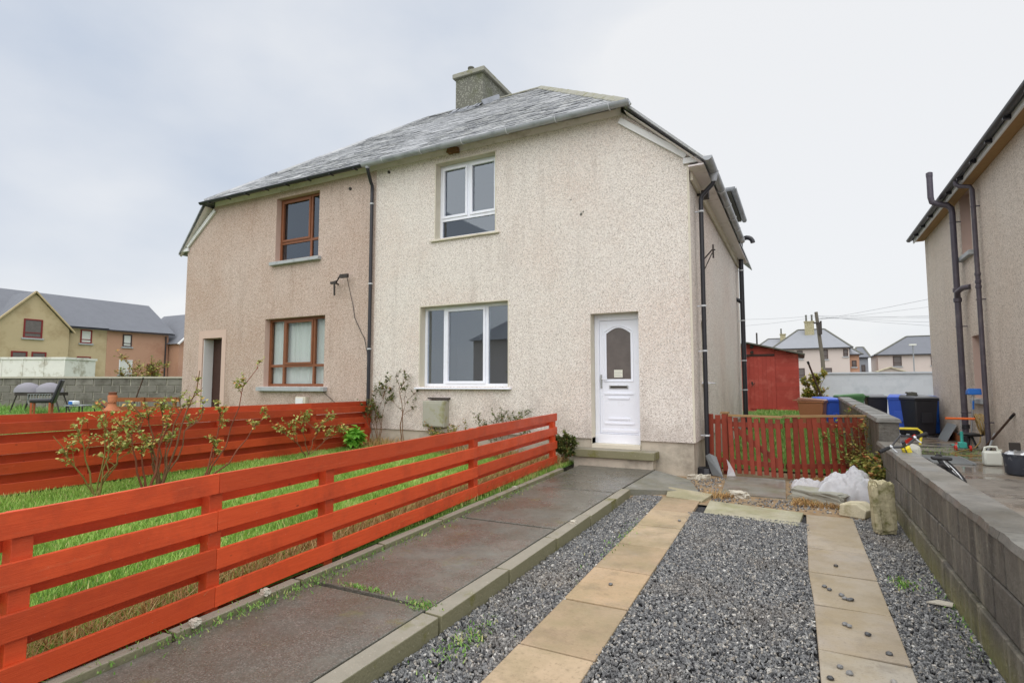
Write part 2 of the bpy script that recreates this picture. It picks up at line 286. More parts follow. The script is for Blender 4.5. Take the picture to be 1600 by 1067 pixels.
# ------------------------------------------------------------------ builders
WL = {}
def link(o, parent=None):
    COL.objects.link(o)
    if parent is not None: o.parent = parent
    return o
def tag(o, label=None, cat=None, group=None, kind=None):
    for k, v in (('label', label), ('category', cat), ('group', group), ('kind', kind)):
        if v: o[k] = v
    return o
def thing(name, label, cat, loc=(0, 0, 0), rz=0, group=None, local=False, rot=None, kind=None):
    o = link(bpy.data.objects.new(name, None)); o.empty_display_size = .1; o.location = loc; o.rotation_euler = rot or (0, 0, rz)
    WL[o.name] = Vector((0, 0, 0)) if (local or rz or rot) else Vector(loc)
    return tag(o, label, cat, group, kind)
class MB:
    def __init__(s): s.v = []; s.f = []; s.tone = []
    def add(s, vs, fs):
        b = len(s.v); s.v += [tuple(x) for x in vs]; s.f += [tuple(b+i for i in f) for f in fs]; return s
    def box(s, x0, x1, y0, y1, z0, z1):
        x0, x1 = min(x0, x1), max(x0, x1); y0, y1 = min(y0, y1), max(y0, y1); z0, z1 = min(z0, z1), max(z0, z1)
        return s.add([(x0, y0, z0), (x1, y0, z0), (x1, y1, z0), (x0, y1, z0), (x0, y0, z1), (x1, y0, z1), (x1, y1, z1), (x0, y1, z1)],
                     [(0, 3, 2, 1), (4, 5, 6, 7), (0, 1, 5, 4), (1, 2, 6, 5), (2, 3, 7, 6), (3, 0, 4, 7)])
    def bar(s, a, b, w, h, up=(0, 0, 1)):
        """rectangular bar from a to b, w across, h along up"""
        a = Vector(a); b = Vector(b); d = (b-a).normalized(); u = Vector(up); r = d.cross(u).normalized(); u = r.cross(d)
        p = []
        for c in (a, b):
            for i, j in ((-1, -1), (1, -1), (1, 1), (-1, 1)): p.append(c+r*w/2*i+u*h/2*j)
        return s.add(p, [(0, 1, 2, 3), (7, 6, 5, 4), (0, 4, 5, 1), (1, 5, 6, 2), (2, 6, 7, 3), (3, 7, 4, 0)])
    def prism(s, poly, z0, z1, axis='z'):
        n = len(poly)
        def q(p, t): return {'z': (p[0], p[1], t), 'y': (p[0], t, p[1]), 'x': (t, p[0], p[1])}[axis]
        return s.add([q(p, z0) for p in poly]+[q(p, z1) for p in poly], [tuple(range(n))[::-1], tuple(range(n, 2*n))]+[(i, (i+1) % n, n+(i+1) % n, n+i) for i in range(n)])
    def tube(s, pts, r, n=8, caps=True):
        pts = [Vector(p) for p in pts]; rs = r if isinstance(r, (list, tuple)) else [r]*len(pts)
        d0 = (pts[1]-pts[0]).normalized(); u = d0.orthogonal().normalized(); b = len(s.v); m = len(pts)
        for i, p in enumerate(pts):
            d = ((pts[min(i+1, m-1)]-pts[max(i-1, 0)])).normalized(); u = (u-d*u.dot(d)).normalized(); w = d.cross(u)
            for k in range(n):
                a = 2*math.pi*k/n; s.v.append(tuple(p+(u*math.cos(a)+w*math.sin(a))*rs[i]))
        for i in range(m-1):
            for k in range(n): s.f.append((b+i*n+k, b+i*n+(k+1) % n, b+(i+1)*n+(k+1) % n, b+(i+1)*n+k))
        if caps: s.f.append(tuple(b+k for k in range(n))[::-1]); s.f.append(tuple(b+(m-1)*n+k for k in range(n)))
        return s
    def half(s, a, b, r, n=8, up=(0, 0, 1), th=.006):
        """half-round gutter from a to b open to up"""
        a = Vector(a); b = Vector(b); d = (b-a).normalized(); u = Vector(up); w = d.cross(u).normalized(); base = len(s.v)
        for c in (a, b):
            for rr in (r, r-th):
                for k in range(n+1):
                    t = math.pi+math.pi*k/n; s.v.append(tuple(c+w*math.cos(t)*rr+u*math.sin(t)*rr))
        m = n+1
        for k in range(n):
            s.f += [(base+k, base+k+1, base+2*m+k+1, base+2*m+k), (base+m+k+1, base+m+k, base+3*m+k, base+3*m+k+1)]
            s.f += [(base+k+1, base+k, base+m+k, base+m+k+1), (base+2*m+k, base+2*m+k+1, base+3*m+k+1, base+3*m+k)]
        s.f += [(base, base+2*m, base+3*m, base+m), (base+n, base+m+n, base+3*m+n, base+2*m+n)]
        return s
    def lathe(s, prof, c, n=16, axis='z'):
        b = len(s.v)
        for r, h in prof:
            for k in range(n):
                a = 2*math.pi*k/n; x, y = r*math.cos(a), r*math.sin(a)
                s.v.append({'z': (c[0]+x, c[1]+y, c[2]+h), 'y': (c[0]+x, c[1]+h, c[2]+y), 'x': (c[0]+h, c[1]+x, c[2]+y)}[axis])
        for i in range(len(prof)-1):
            for k in range(n): s.f.append((b+i*n+k, b+i*n+(k+1) % n, b+(i+1)*n+(k+1) % n, b+(i+1)*n+k))
        s.f.append(tuple(b+k for k in range(n))[::-1]); s.f.append(tuple(b+(len(prof)-1)*n+k for k in range(n)))
        return s
    def leaf(s, p, d, up, L, w, tone=.5):
        p = Vector(p); d = Vector(d).normalized(); side = d.cross(Vector(up))
        if side.length < 1e-3: side = d.orthogonal()
        side.normalize(); nn = side.cross(d); b = len(s.v)
        s.v += [tuple(p), tuple(p+d*L*.45+side*w/2+nn*w*.18), tuple(p+d*L-nn*L*.12), tuple(p+d*L*.45-side*w/2+nn*w*.18), tuple(p+d*L*.5)]
        s.f += [(b, b+1, b+4), (b+1, b+2, b+4), (b+2, b+3, b+4), (b+3, b, b+4)]; s.tone += [tone]*4; return s
    def mesh(s, name, mat, off=(0, 0, 0), smooth=False):
        m = bpy.data.meshes.new(name); o = Vector(off); m.from_pydata([tuple(Vector(v)-o) for v in s.v], [], s.f)
        bm = bmesh.new(); bm.from_mesh(m)
        if not s.tone: bmesh.ops.recalc_face_normals(bm, faces=bm.faces)
        bm.to_mesh(m); bm.free()
        if s.tone and len(s.tone) == len(m.polygons):
            a = m.attributes.new('tone', 'FLOAT', 'FACE'); a.data.foreach_set('value', s.tone)
        m.materials.append(MATS[mat] if isinstance(mat, str) else mat)
        if smooth: m.polygons.foreach_set('use_smooth', [True]*len(m.polygons))
        m.update(); return m
    def build(s, name, mat, parent=None, smooth=False, bevel=0, kind=None, label=None, auto=True):
        off = WL.get(parent.name, Vector()) if parent is not None else Vector()
        o = link(bpy.data.objects.new(name, s.mesh(name, mat, off, smooth)), parent); WL[o.name] = off
        if bevel:
            bv = o.modifiers.new('bevel', 'BEVEL'); bv.width = bevel; bv.segments = 2; bv.limit_method = 'ANGLE'; bv.angle_limit = R(40)
        if smooth and auto:
            try: o.data.set_sharp_from_angle(angle=R(50))
            except Exception: pass
        if kind: o['kind'] = kind
        if label: o['label'] = label
        return o
def piece(name, mesh, parent, loc, rot=(0, 0, 0), scale=(1, 1, 1)):
    o = link(bpy.data.objects.new(name, mesh), parent); o.location = Vector(loc)-WL.get(parent.name, Vector()); o.rotation_euler = rot; o.scale = scale; WL[o.name] = Vector(); return o
def struct(name, mb, mat, **k): return mb.build(name, mat, None, kind='structure', **k)
def jit(mesh, amt, seed=0):
    rs = random.Random(seed)
    for v in mesh.vertices: v.co += Vector((rs.uniform(-1, 1), rs.uniform(-1, 1), rs.uniform(-1, 1)))*amt
    return mesh
def rbox(mat, sx, sy, sz, bev=.01, name='block', seed=0, amt=0):
    """bevelled box mesh, origin at centre of its bottom face"""
    bm = bmesh.new(); bmesh.ops.create_cube(bm, size=1)
    for v in bm.verts: v.co = Vector((v.co.x*sx, v.co.y*sy, (v.co.z+.5)*sz))
    if amt:
        rs = random.Random(seed)
        for v in bm.verts: v.co += Vector((rs.uniform(-1, 1), rs.uniform(-1, 1), rs.uniform(-1, 1)))*amt
    if bev: bmesh.ops.bevel(bm, geom=bm.edges[:], offset=bev, segments=1, affect='EDGES')
    m = bpy.data.meshes.new(name); bm.to_mesh(m); bm.free(); m.materials.append(MATS[mat]); return m
def rock(name, mat, parent, c, size, seed=0, sub=3, amt=.12, rot=(0, 0, 0)):
    bm = bmesh.new(); bmesh.ops.create_cube(bm, size=1); bmesh.ops.bevel(bm, geom=bm.edges[:], offset=.06, segments=2, affect='EDGES')
    bmesh.ops.subdivide_edges(bm, edges=bm.edges[:], cuts=4, use_grid_fill=True)
    for v in bm.verts:
        q = v.co*2.3+Vector((seed*7.1, 0, 0)); v.co += mnoise.noise_vector(q)*amt*.9+mnoise.noise_vector(q*3)*amt*.5+mnoise.noise_vector(q*8)*amt*.32+mnoise.noise_vector(q*17)*amt*.14
        v.co = Vector((v.co.x*size[0], v.co.y*size[1], v.co.z*size[2]))
    m = bpy.data.meshes.new(name); bm.to_mesh(m); bm.free(); m.materials.append(MATS[mat])
    o = link(bpy.data.objects.new(name, m), parent); o.location = c; o.rotation_euler = rot; return o
def numpy_blades(name, P, H, Wd, lean, mat, seed=0, parent=None, tone=None):
    """P: n x 3 base points; every blade is a bent 2-segment strip"""
    rs = np.random.RandomState(seed); n = len(P); a = rs.rand(n)*2*np.pi; d = np.stack([np.cos(a), np.sin(a), np.zeros(n)], 1); sdd = np.stack([-np.sin(a), np.cos(a), np.zeros(n)], 1)
    H = H[:, None]; w = (Wd/2)[:, None]; L = (lean*rs.rand(n))[:, None]*H; up = np.array([[0, 0, 1.]])
    v0 = P-sdd*w; v1 = P+sdd*w; m_ = P+up*H*.55+d*L*.35; v2 = m_-sdd*w*.8; v3 = m_+sdd*w*.8; v4 = P+up*H+d*L
    V = np.stack([v0, v1, v2, v3, v4], 1).reshape(-1, 3); i = np.arange(n)*5
    F = np.stack([i, i+1, i+3, i, i+3, i+2, i+2, i+3, i+4], 1).reshape(-1)
    m = bpy.data.meshes.new(name); m.vertices.add(len(V)); m.vertices.foreach_set('co', V.ravel()); nf = 3*n
    m.loops.add(nf*3); m.loops.foreach_set('vertex_index', F); m.polygons.add(nf); m.polygons.foreach_set('loop_start', np.arange(nf)*3); m.polygons.foreach_set('loop_total', np.full(nf, 3))
    m.update(calc_edges=True); t = rs.rand(n) if tone is None else tone
    at = m.attributes.new('tone', 'FLOAT', 'FACE'); at.data.foreach_set('value', np.repeat(t, 3).astype(np.float32)); m.materials.append(MATS[mat])
    o = link(bpy.data.objects.new(name, m), parent); return o

# ================================================================== SETTING: ground, lawn, drive, path
def zg(y): return .0125*(min(y, 7.8)-7.8)
def sheet(poly_rows):
    """rows of (x, y, z) points joined into a sheet"""
    b = MB(); n = len(poly_rows[0])
    b.v = [p for r in poly_rows for p in r]
    b.f = [(i*n+j, i*n+j+1, (i+1)*n+j+1, (i+1)*n+j) for i in range(len(poly_rows)-1) for j in range(n-1)]; return b
struct('ground', MB().add([(-700, -700, -.32), (700, -700, -.32), (700, 900, -.32), (-700, 900, -.32)], [(0, 1, 2, 3)]), 'far_ground')
def lawn_z(x, y): return .09+.0125*min(max(y, 0), 8.6)*.5-.05+(-3.3-x)*.022+.012*mnoise.noise((x*1.1, y*1.1, 0))
xs = [-8.1+.3*i for i in range(17)]
struct('lawn', sheet([[(x if x < -3.31 else -3.27-.031*(y-1.5), y, lawn_z(x, y)) for x in xs] for y in [-2.5+.4*j for j in range(30)]]+[[(x, 9.25, lawn_z(x, 9.25)) for x in xs]]), 'lawn_soil', smooth=True)
def nb_z(x, y): return .2+min((-8.1-x)*.027, .38)+.05*mnoise.noise((x*.35, y*.35, 2))
struct('neighbour_lawn', sheet([[(x, y, nb_z(x, y)) for x in [-60+1.3*i for i in range(40)]+[-8.1]] for y in [-8+1.2*j for j in range(32)]]), 'rough_grass_soil', smooth=True)
DRV = struct('driveway', sheet([[(-2.06, y, zg(y)-.02), (.98, y, zg(y)-.02)] for y in (-3, 0, 2, 4, 6, 7.8, 8)]), 'gravel_bed')
struct('bare_yard', sheet([[(x, y, (.0 if y > 7.75 else -.004)+.008*mnoise.noise((x*2.5, y*2.5, 1))) for x in [-2.3+.15*i for i in range(23)]] for y in [7.16+.14*j for j in range(24)]]), 'bare_dirt', smooth=True)
def rear_z(x, y):
    t = max(0, min(1, (y-13)/9)); return .03+.42*t*t*(3-2*t)+.03*mnoise.noise((x*.8, y*.8, 4))
struct('rear_garden', sheet([[(x, y, rear_z(x, y)) for x in [-8+.8*i for i in range(12)]+[1.0]] for y in [10.3+.9*j for j in range(17)]]), 'rough_grass_soil', smooth=True)
def yard_z(x, y): return .22-.12*max(0, min(1, (y-11)/7))
struct('neighbour_yard', sheet([[(x, y, yard_z(x, y)) for x in (1.0, 2, 3, 6, 14)] for y in [-4, 0, 4, 8, 10, 11, 12, 13, 14, 15, 16, 17, 18, 21, 24.2]]), 'yard_concrete')

# drive: two tracks of slabs, one across the head of the gravel
def slab(parent, pts, mat, th=.045, name='paving_slab', seed=0, ylift=0):
    b = MB(); rs = random.Random(seed); g = .0065
    cx = sum(p[0] for p in pts)/4; cy = sum(p[1] for p in pts)/4
    q = [(p[0]+(cx-p[0])*g*4, p[1]+(cy-p[1])*g*4, p[2]+rs.uniform(-.004, .004)+ylift) for p in pts]
    b.add([(x, y, z-th) for x, y, z in q]+q, [(3, 2, 1, 0), (4, 5, 6, 7), (0, 1, 5, 4), (1, 2, 6, 5), (2, 3, 7, 6), (3, 0, 4, 7)])
    return b.build(name, mat, parent, bevel=.006)
zz = lambda x, y, o=.017: (x, y, zg(y)+o)
LJ = [.08, .81, 1.54, 2.27, 3.0, 3.73, 4.445, 5.17, 5.9, 6.645, 7.355]
for i in range(len(LJ)-1):
    a, b_ = LJ[i], LJ[i+1]; f = lambda y: -1.50-.0255*(y-2.6); r = lambda y: -1.035-.027*(y-2.7)
    slab(DRV, [zz(f(a), a), zz(r(a), a), zz(r(b_), b_), zz(f(b_), b_)], 'slab_buff', seed=i)
RJ = [.18, .88, 1.58, 2.28, 2.98, 3.69, 4.385, 5.08, 5.785, 7.15]
for i in range(len(RJ)-1):
    a, b_ = RJ[i], RJ[i+1]; f = lambda y: .03-.009*(y-3.5) if y < 5 else -.004; r = lambda y: .475-.006*(y-3.6)
    slab(DRV, [zz(f(a), a), zz(r(a), a), zz(r(b_), b_), zz(f(b_), b_)], 'slab_grey', seed=20+i)
slab(DRV, [zz(-1.045, 6.72), zz(-.06, 6.56), zz(-.01, 7.22), zz(-1.07, 7.40)], 'slab_pale', seed=41)
slab(DRV, [zz(-1.60, 7.40, .03), zz(-1.13, 7.30, .02), zz(-1.05, 7.68, .05), zz(-1.66, 7.86, .06)], 'slab_pale', .06, seed=43)
struct('threshold_slab', MB().add([(-.98, 7.9, .02), (-.22, 7.98, .016), (-.26, 9.5, .016), (-1.08, 9.45, .02)], [(0, 1, 2, 3)]).prism([(-.98, 7.9), (-.22, 7.98), (-.26, 9.5), (-1.08, 9.45)], -.03, .015), 'wet_concrete')

# path with concrete bays and edging kerbs
PATH = struct('path', sheet([[(-3.3, y, zg(y)+.06), (-2.05, y, zg(y)+.06)] for y in (-3, 2, 7.8, 9.15)]), 'path_concrete')
xl = lambda y: -3.14-.031*(y-1.5)
PJ = [-2.8, -.8, 1.1, 3.0, 5.05, 6.95, 9.1]
for i in range(len(PJ)-1):
    a, b_ = PJ[i], PJ[i+1]; dx = .0 if a > 6 else 0
    slab(PATH, [(xl(a), a, zg(a)+.1), (-2.13, a, zg(a)+.1), (-2.13 if b_ < 8 else -2.1, b_, zg(b_)+.1), (xl(b_) if b_ < 8 else -3.38, b_, zg(b_)+.1)], 'path_concrete', .08, 'path_bay', 60+i)
slab(PATH, [(-2.13, 7.24, .088), (-1.25, 7.86, .03), (-1.52, 8.75, .035), (-2.1, 9.0, .1)], 'wet_concrete', .12, 'path_ramp', 71)
y = -2.6
k = 0
while y < 7.15:
    e = min(y+.92, 7.22); slab(PATH, [(-2.128, y, zg(y)+.104), (-2.0, y, zg(y)+.104), (-2.0-.004*k/4, e, zg(e)+.104), (-2.128, e, zg(e)+.104)], 'kerb_concrete', .16, 'kerb_stone', 80+k); y = e; k += 1
y = -2.6
while y < 8.15:
    e = min(y+.92, 8.25); slab(PATH, [(xl(y)-.085, y, zg(y)+.135), (xl(y), y, zg(y)+.135), (xl(e), e, zg(e)+.135), (xl(e)-.085, e, zg(e)+.135)], 'kerb_concrete', .14, 'kerb_stone', 110+k); y = e; k += 1

# gravel: scattered stones on the drive (uncountable)
def scatter(name, polys, dens, rad, mat, label, cat, seed=0):
    b = MB()
    for P in polys: b.add(P, [tuple(range(len(P)))])
    o = b.build(name, mat); tag(o, label, cat, kind='stuff')
    g = bpy.data.node_groups.new(name, 'GeometryNodeTree'); g.interface.new_socket('Geometry', in_out='INPUT', socket_type='NodeSocketGeometry'); g.interface.new_socket('Geometry', in_out='OUTPUT', socket_type='NodeSocketGeometry')
    N = g.nodes.new; L = g.links.new; gi = N('NodeGroupInput'); go = N('NodeGroupOutput')
    dp = N('GeometryNodeDistributePointsOnFaces'); dp.inputs['Density'].default_value = dens; dp.inputs['Seed'].default_value = seed; L(gi.outputs[0], dp.inputs['Mesh'])
    jn = N('GeometryNodeJoinGeometry')
    for i in range(5):
        ic = N('GeometryNodeMeshIcoSphere'); ic.inputs['Radius'].default_value = 1; ic.inputs['Subdivisions'].default_value = 1 if i < 4 else 2
        nz = N('ShaderNodeTexNoise'); nz.noise_dimensions = '4D'; nz.inputs['W'].default_value = 3.7*i; nz.inputs['Scale'].default_value = 1.1
        sb = N('ShaderNodeVectorMath'); sb.operation = 'SUBTRACT'; sb.inputs[1].default_value = (.5, .5, .5); L(nz.outputs['Color'], sb.inputs[0])
        ml = N('ShaderNodeVectorMath'); ml.operation = 'MULTIPLY'; ml.inputs[1].default_value = (2.4, 2.4, 2.4); L(sb.outputs[0], ml.inputs[0])
        sp = N('GeometryNodeSetPosition'); L(ic.outputs[0], sp.inputs['Geometry']); L(ml.outputs[0], sp.inputs['Offset'])
        sm = N('GeometryNodeSetMaterial'); sm.inputs['Material'].default_value = MATS[mat]; L(sp.outputs[0], sm.inputs['Geometry'])
        ti = N('GeometryNodeGeometryToInstance'); L(sm.outputs[0], ti.inputs[0]); L(ti.outputs[0], jn.inputs[0])
    ip = N('GeometryNodeInstanceOnPoints'); L(dp.outputs['Points'], ip.inputs['Points']); L(jn.outputs[0], ip.inputs['Instance']); ip.inputs['Pick Instance'].default_value = True
    rr = N('FunctionNodeRandomValue'); rr.data_type = 'FLOAT_VECTOR'; rr.inputs['Max'].default_value = (6.28, 6.28, 6.28)
    L(rr.outputs['Value'], ip.inputs['Rotation'])
    rsx = N('FunctionNodeRandomValue'); rsx.data_type = 'FLOAT_VECTOR'; rsx.inputs['Min'].default_value = (rad*.6, rad*.5, rad*.35); rsx.inputs['Max'].default_value = (rad*1.45, rad*1.2, rad*.8); rsx.inputs['Seed'].default_value = 5
    L(rsx.outputs['Value'], ip.inputs['Scale']); L(ip.outputs[0], go.inputs[0])
    md = o.modifiers.new('scatter', 'NODES'); md.node_group = g; return o
yy = [-.3, 2, 4, 6, 7.35]
st = []
for a, b_ in zip(yy[:-1], yy[1:]):
    f = lambda y: -1.50-.0255*(y-2.6); r = lambda y: -1.035-.027*(y-2.7)
    st.append([(-1.995, a, zg(a)), (f(a)+.025, a, zg(a)), (f(b_)+.025, b_, zg(b_)), (-1.995, b_, zg(b_))])
    st.append([(r(a)-.025, a, zg(a)), (.05, a, zg(a)), (.02, min(b_, 6.72), zg(b_)), (r(b_)-.025, min(b_, 6.72), zg(b_))])
    st.append([(.435, a, zg(a)), (.9, a, zg(a)), (.9, b_, zg(b_)), (.435, b_, zg(b_))])
st.append([(-1.995, 7.2, 0), (-1.62, 7.2, 0), (-1.66, 7.45, 0), (-1.9, 7.4, 0)])
scatter('gravel', st, 6000, .0108, 'gravel_stone', 'dark grey loose gravel covering the driveway between paving slabs', 'gravel', 3)

scatter('loose_rubble', [[(-2.0, 7.5, .0), (-1.05, 7.7, .0), (-1.05, 9.4, .0), (-1.5, 9.0, .0)], [(-1.05, 7.4, .0), (.86, 7.25, .0), (.86, 9.9, .0), (-.2, 9.6, .0), (-.2, 7.9, 0), (-1.05, 7.85, .0)]], 420, .014, 'gravel_stone', 'scattered small stones on the bare ground before the gate', 'stones', 9)
# ================================================================== HOUSES
def clip_poly(poly, planes):
    for (a, b, c) in planes:      # keep a*x + b*z <= c
        o = []
        for i in range(len(poly)):
            p, q = poly[i], poly[(i+1) % len(poly)]; dp = a*p[0]+b*p[1]-c; dq = a*q[0]+b*q[1]-c
            if dp <= 0: o.append(p)
            if dp*dq < 0: t = dp/(dp-dq); o.append((p[0]+(q[0]-p[0])*t, p[1]+(q[1]-p[1])*t))
        poly = o
        if len(poly) < 3: return []
    return poly
def wall_front(mb, x0, x1, z0, z1, ops, P, rev=.16, clips=(), bottom=True):
    """P(u, d, z) -> world point; d = depth into the wall. Makes face with openings and their reveals."""
    xc = sorted(set([x0, x1]+[o[0] for o in ops]+[o[1] for o in ops])); zc = sorted(set([z0, z1]+[o[2] for o in ops]+[o[3] for o in ops]))
    for i in range(len(xc)-1):
        for j in range(len(zc)-1):
            cx, cz = (xc[i]+xc[i+1])/2, (zc[j]+zc[j+1])/2
            if any(o[0] < cx < o[1] and o[2] < cz < o[3] for o in ops): continue
            pl = clip_poly([(xc[i], zc[j]), (xc[i+1], zc[j]), (xc[i+1], zc[j+1]), (xc[i], zc[j+1])], clips)
            if len(pl) >= 3: mb.add([P(p[0], 0, p[1]) for p in pl], [tuple(range(len(pl)))])
def reveal(mb, o, P, d=.16):
    a, b, c, e = o
    for (p, q) in (((a, c), (a, e)), ((a, e), (b, e)), ((b, e), (b, c)), ((b, c), (a, c))):
        mb.add([P(p[0], 0, p[1]), P(q[0], 0, q[1]), P(q[0], d, q[1]), P(p[0], d, p[1])], [(0, 1, 2, 3)])
def window(parent, o, P, d, fmat, gmat, lights, fw=.06, room=True, curtain=None, rdepth=1.6, roommat='room_wall'):
    """frame at depth d; lights = list of (u0,u1,z0,z1,opening) in fractions of the opening"""
    a, b, c, e = o; w, h = b-a, e-c
    fr = MB()
    def fb(m, u0, u1, z0, z1, d0, d1):
        m.add([P(u0, d0, z0), P(u1, d0, z0), P(u1, d0, z1), P(u0, d0, z1), P(u0, d1, z0), P(u1, d1, z0), P(u1, d1, z1), P(u0, d1, z1)], [(0, 1, 2, 3), (7, 6, 5, 4), (0, 4, 5, 1), (1, 5, 6, 2), (2, 6, 7, 3), (3, 7, 4, 0)])
    us = sorted(set([l[0] for l in lights]+[l[1] for l in lights])); 
    e0 = .002
    fb(fr, a+e0, b-e0, c+e0, c+fw, d, d+.07); fb(fr, a+e0, b-e0, e-fw, e-e0, d, d+.07); fb(fr, a+e0, a+fw, c+fw, e-fw, d, d+.07); fb(fr, b-fw, b-e0, c+fw, e-fw, d, d+.07)
    seen = set()
    for (u0, u1, z0, z1, op) in lights:
        U0, U1, Z0, Z1 = a+w*u0, a+w*u1, c+h*z0, c+h*z1
        if u1 < .999 and ('v', u1, z0, z1) not in seen: seen.add(('v', u1, z0, z1)); fb(fr, U1-fw/2, U1+fw/2, max(Z0, c+fw), min(Z1, e-fw), d+.001, d+.069)
        if z1 < .999: fb(fr, max(U0, a+fw)+.0, min(U1, b-fw)-.0, Z1-fw/2, Z1+fw/2, d+.002, d+.068)
    W_ = fr.build('window', fmat, parent)
    for (u0, u1, z0, z1, op) in lights:
        i0 = fw if u0 == 0 else fw/2; i1 = fw if u1 == 1 else fw/2; j0 = fw if z0 == 0 else fw/2; j1 = fw if z1 == 1 else fw/2
        U0, U1, Z0, Z1 = a+w*u0+i0, a+w*u1-i1, c+h*z0+j0, c+h*z1-j1
        if op:
            s = MB(); t = .05
            fb(s, U0+.001, U1-.001, Z0+.001, Z0+t, d-.018, d+.05); fb(s, U0+.001, U1-.001, Z1-t, Z1-.001, d-.018, d+.05); fb(s, U0+.001, U0+t, Z0+t, Z1-t, d-.018, d+.05); fb(s, U1-t, U1-.001, Z0+t, Z1-t, d-.018, d+.05)
            s.build('sash', fmat, W_); U0 += t; U1 -= t; Z0 += t; Z1 -= t
        p = MB(); fb(p, U0-.004, U1+.004, Z0-.004, Z1+.004, d+.028, d+.034); p.build('pane', gmat, W_)
    if room:
        r = MB(); A, B, C_, D = a-.25, b+.25, c-.6, e+.12
        q = [P(A, d+.09, C_), P(B, d+.09, C_), P(B, d+.09, D), P(A, d+.09, D), P(A, d+rdepth, C_), P(B, d+rdepth, C_), P(B, d+rdepth, D), P(A, d+rdepth, D)]
        r.add(q, [(4, 5, 6, 7), (0, 4, 7, 3), (1, 2, 6, 5), (0, 1, 5, 4), (3, 7, 6, 2)]); r.build('room', roommat, W_)
    if curtain:
        for (u0, u1) in curtain:
            m = MB(); n = 40; pts = [(a+w*(u0+(u1-u0)*i/n), d+.13+.022*math.sin(i*1.9)) for i in range(n+1)]
            for i in range(n): m.add([P(*pts[i], c+.03), P(*pts[i+1], c+.03), P(*pts[i+1], e-.03), P(*pts[i], e-.03)], [(0, 1, 2, 3)])
            m.build('curtain', 'curtain', W_)
    return W_
def sill(parent, o, P, d, mat, ov=.08, out_=.06, th=.05, name='sill', slope=.02):
    a, b, c, e = o; m = MB()
    m.add([P(a-ov, -out_, c-th), P(b+ov, -out_, c-th), P(b+ov, d, c-th), P(a-ov, d, c-th), P(a-ov, -out_, c-slope), P(b+ov, -out_, c-slope), P(b+ov, d, c-.002), P(a-ov, d, c-.002)], [(0, 3, 2, 1), (4, 5, 6, 7), (0, 1, 5, 4), (1, 2, 6, 5), (2, 3, 7, 6), (3, 0, 4, 7)])
    return m.build(name, mat, parent, bevel=.006)

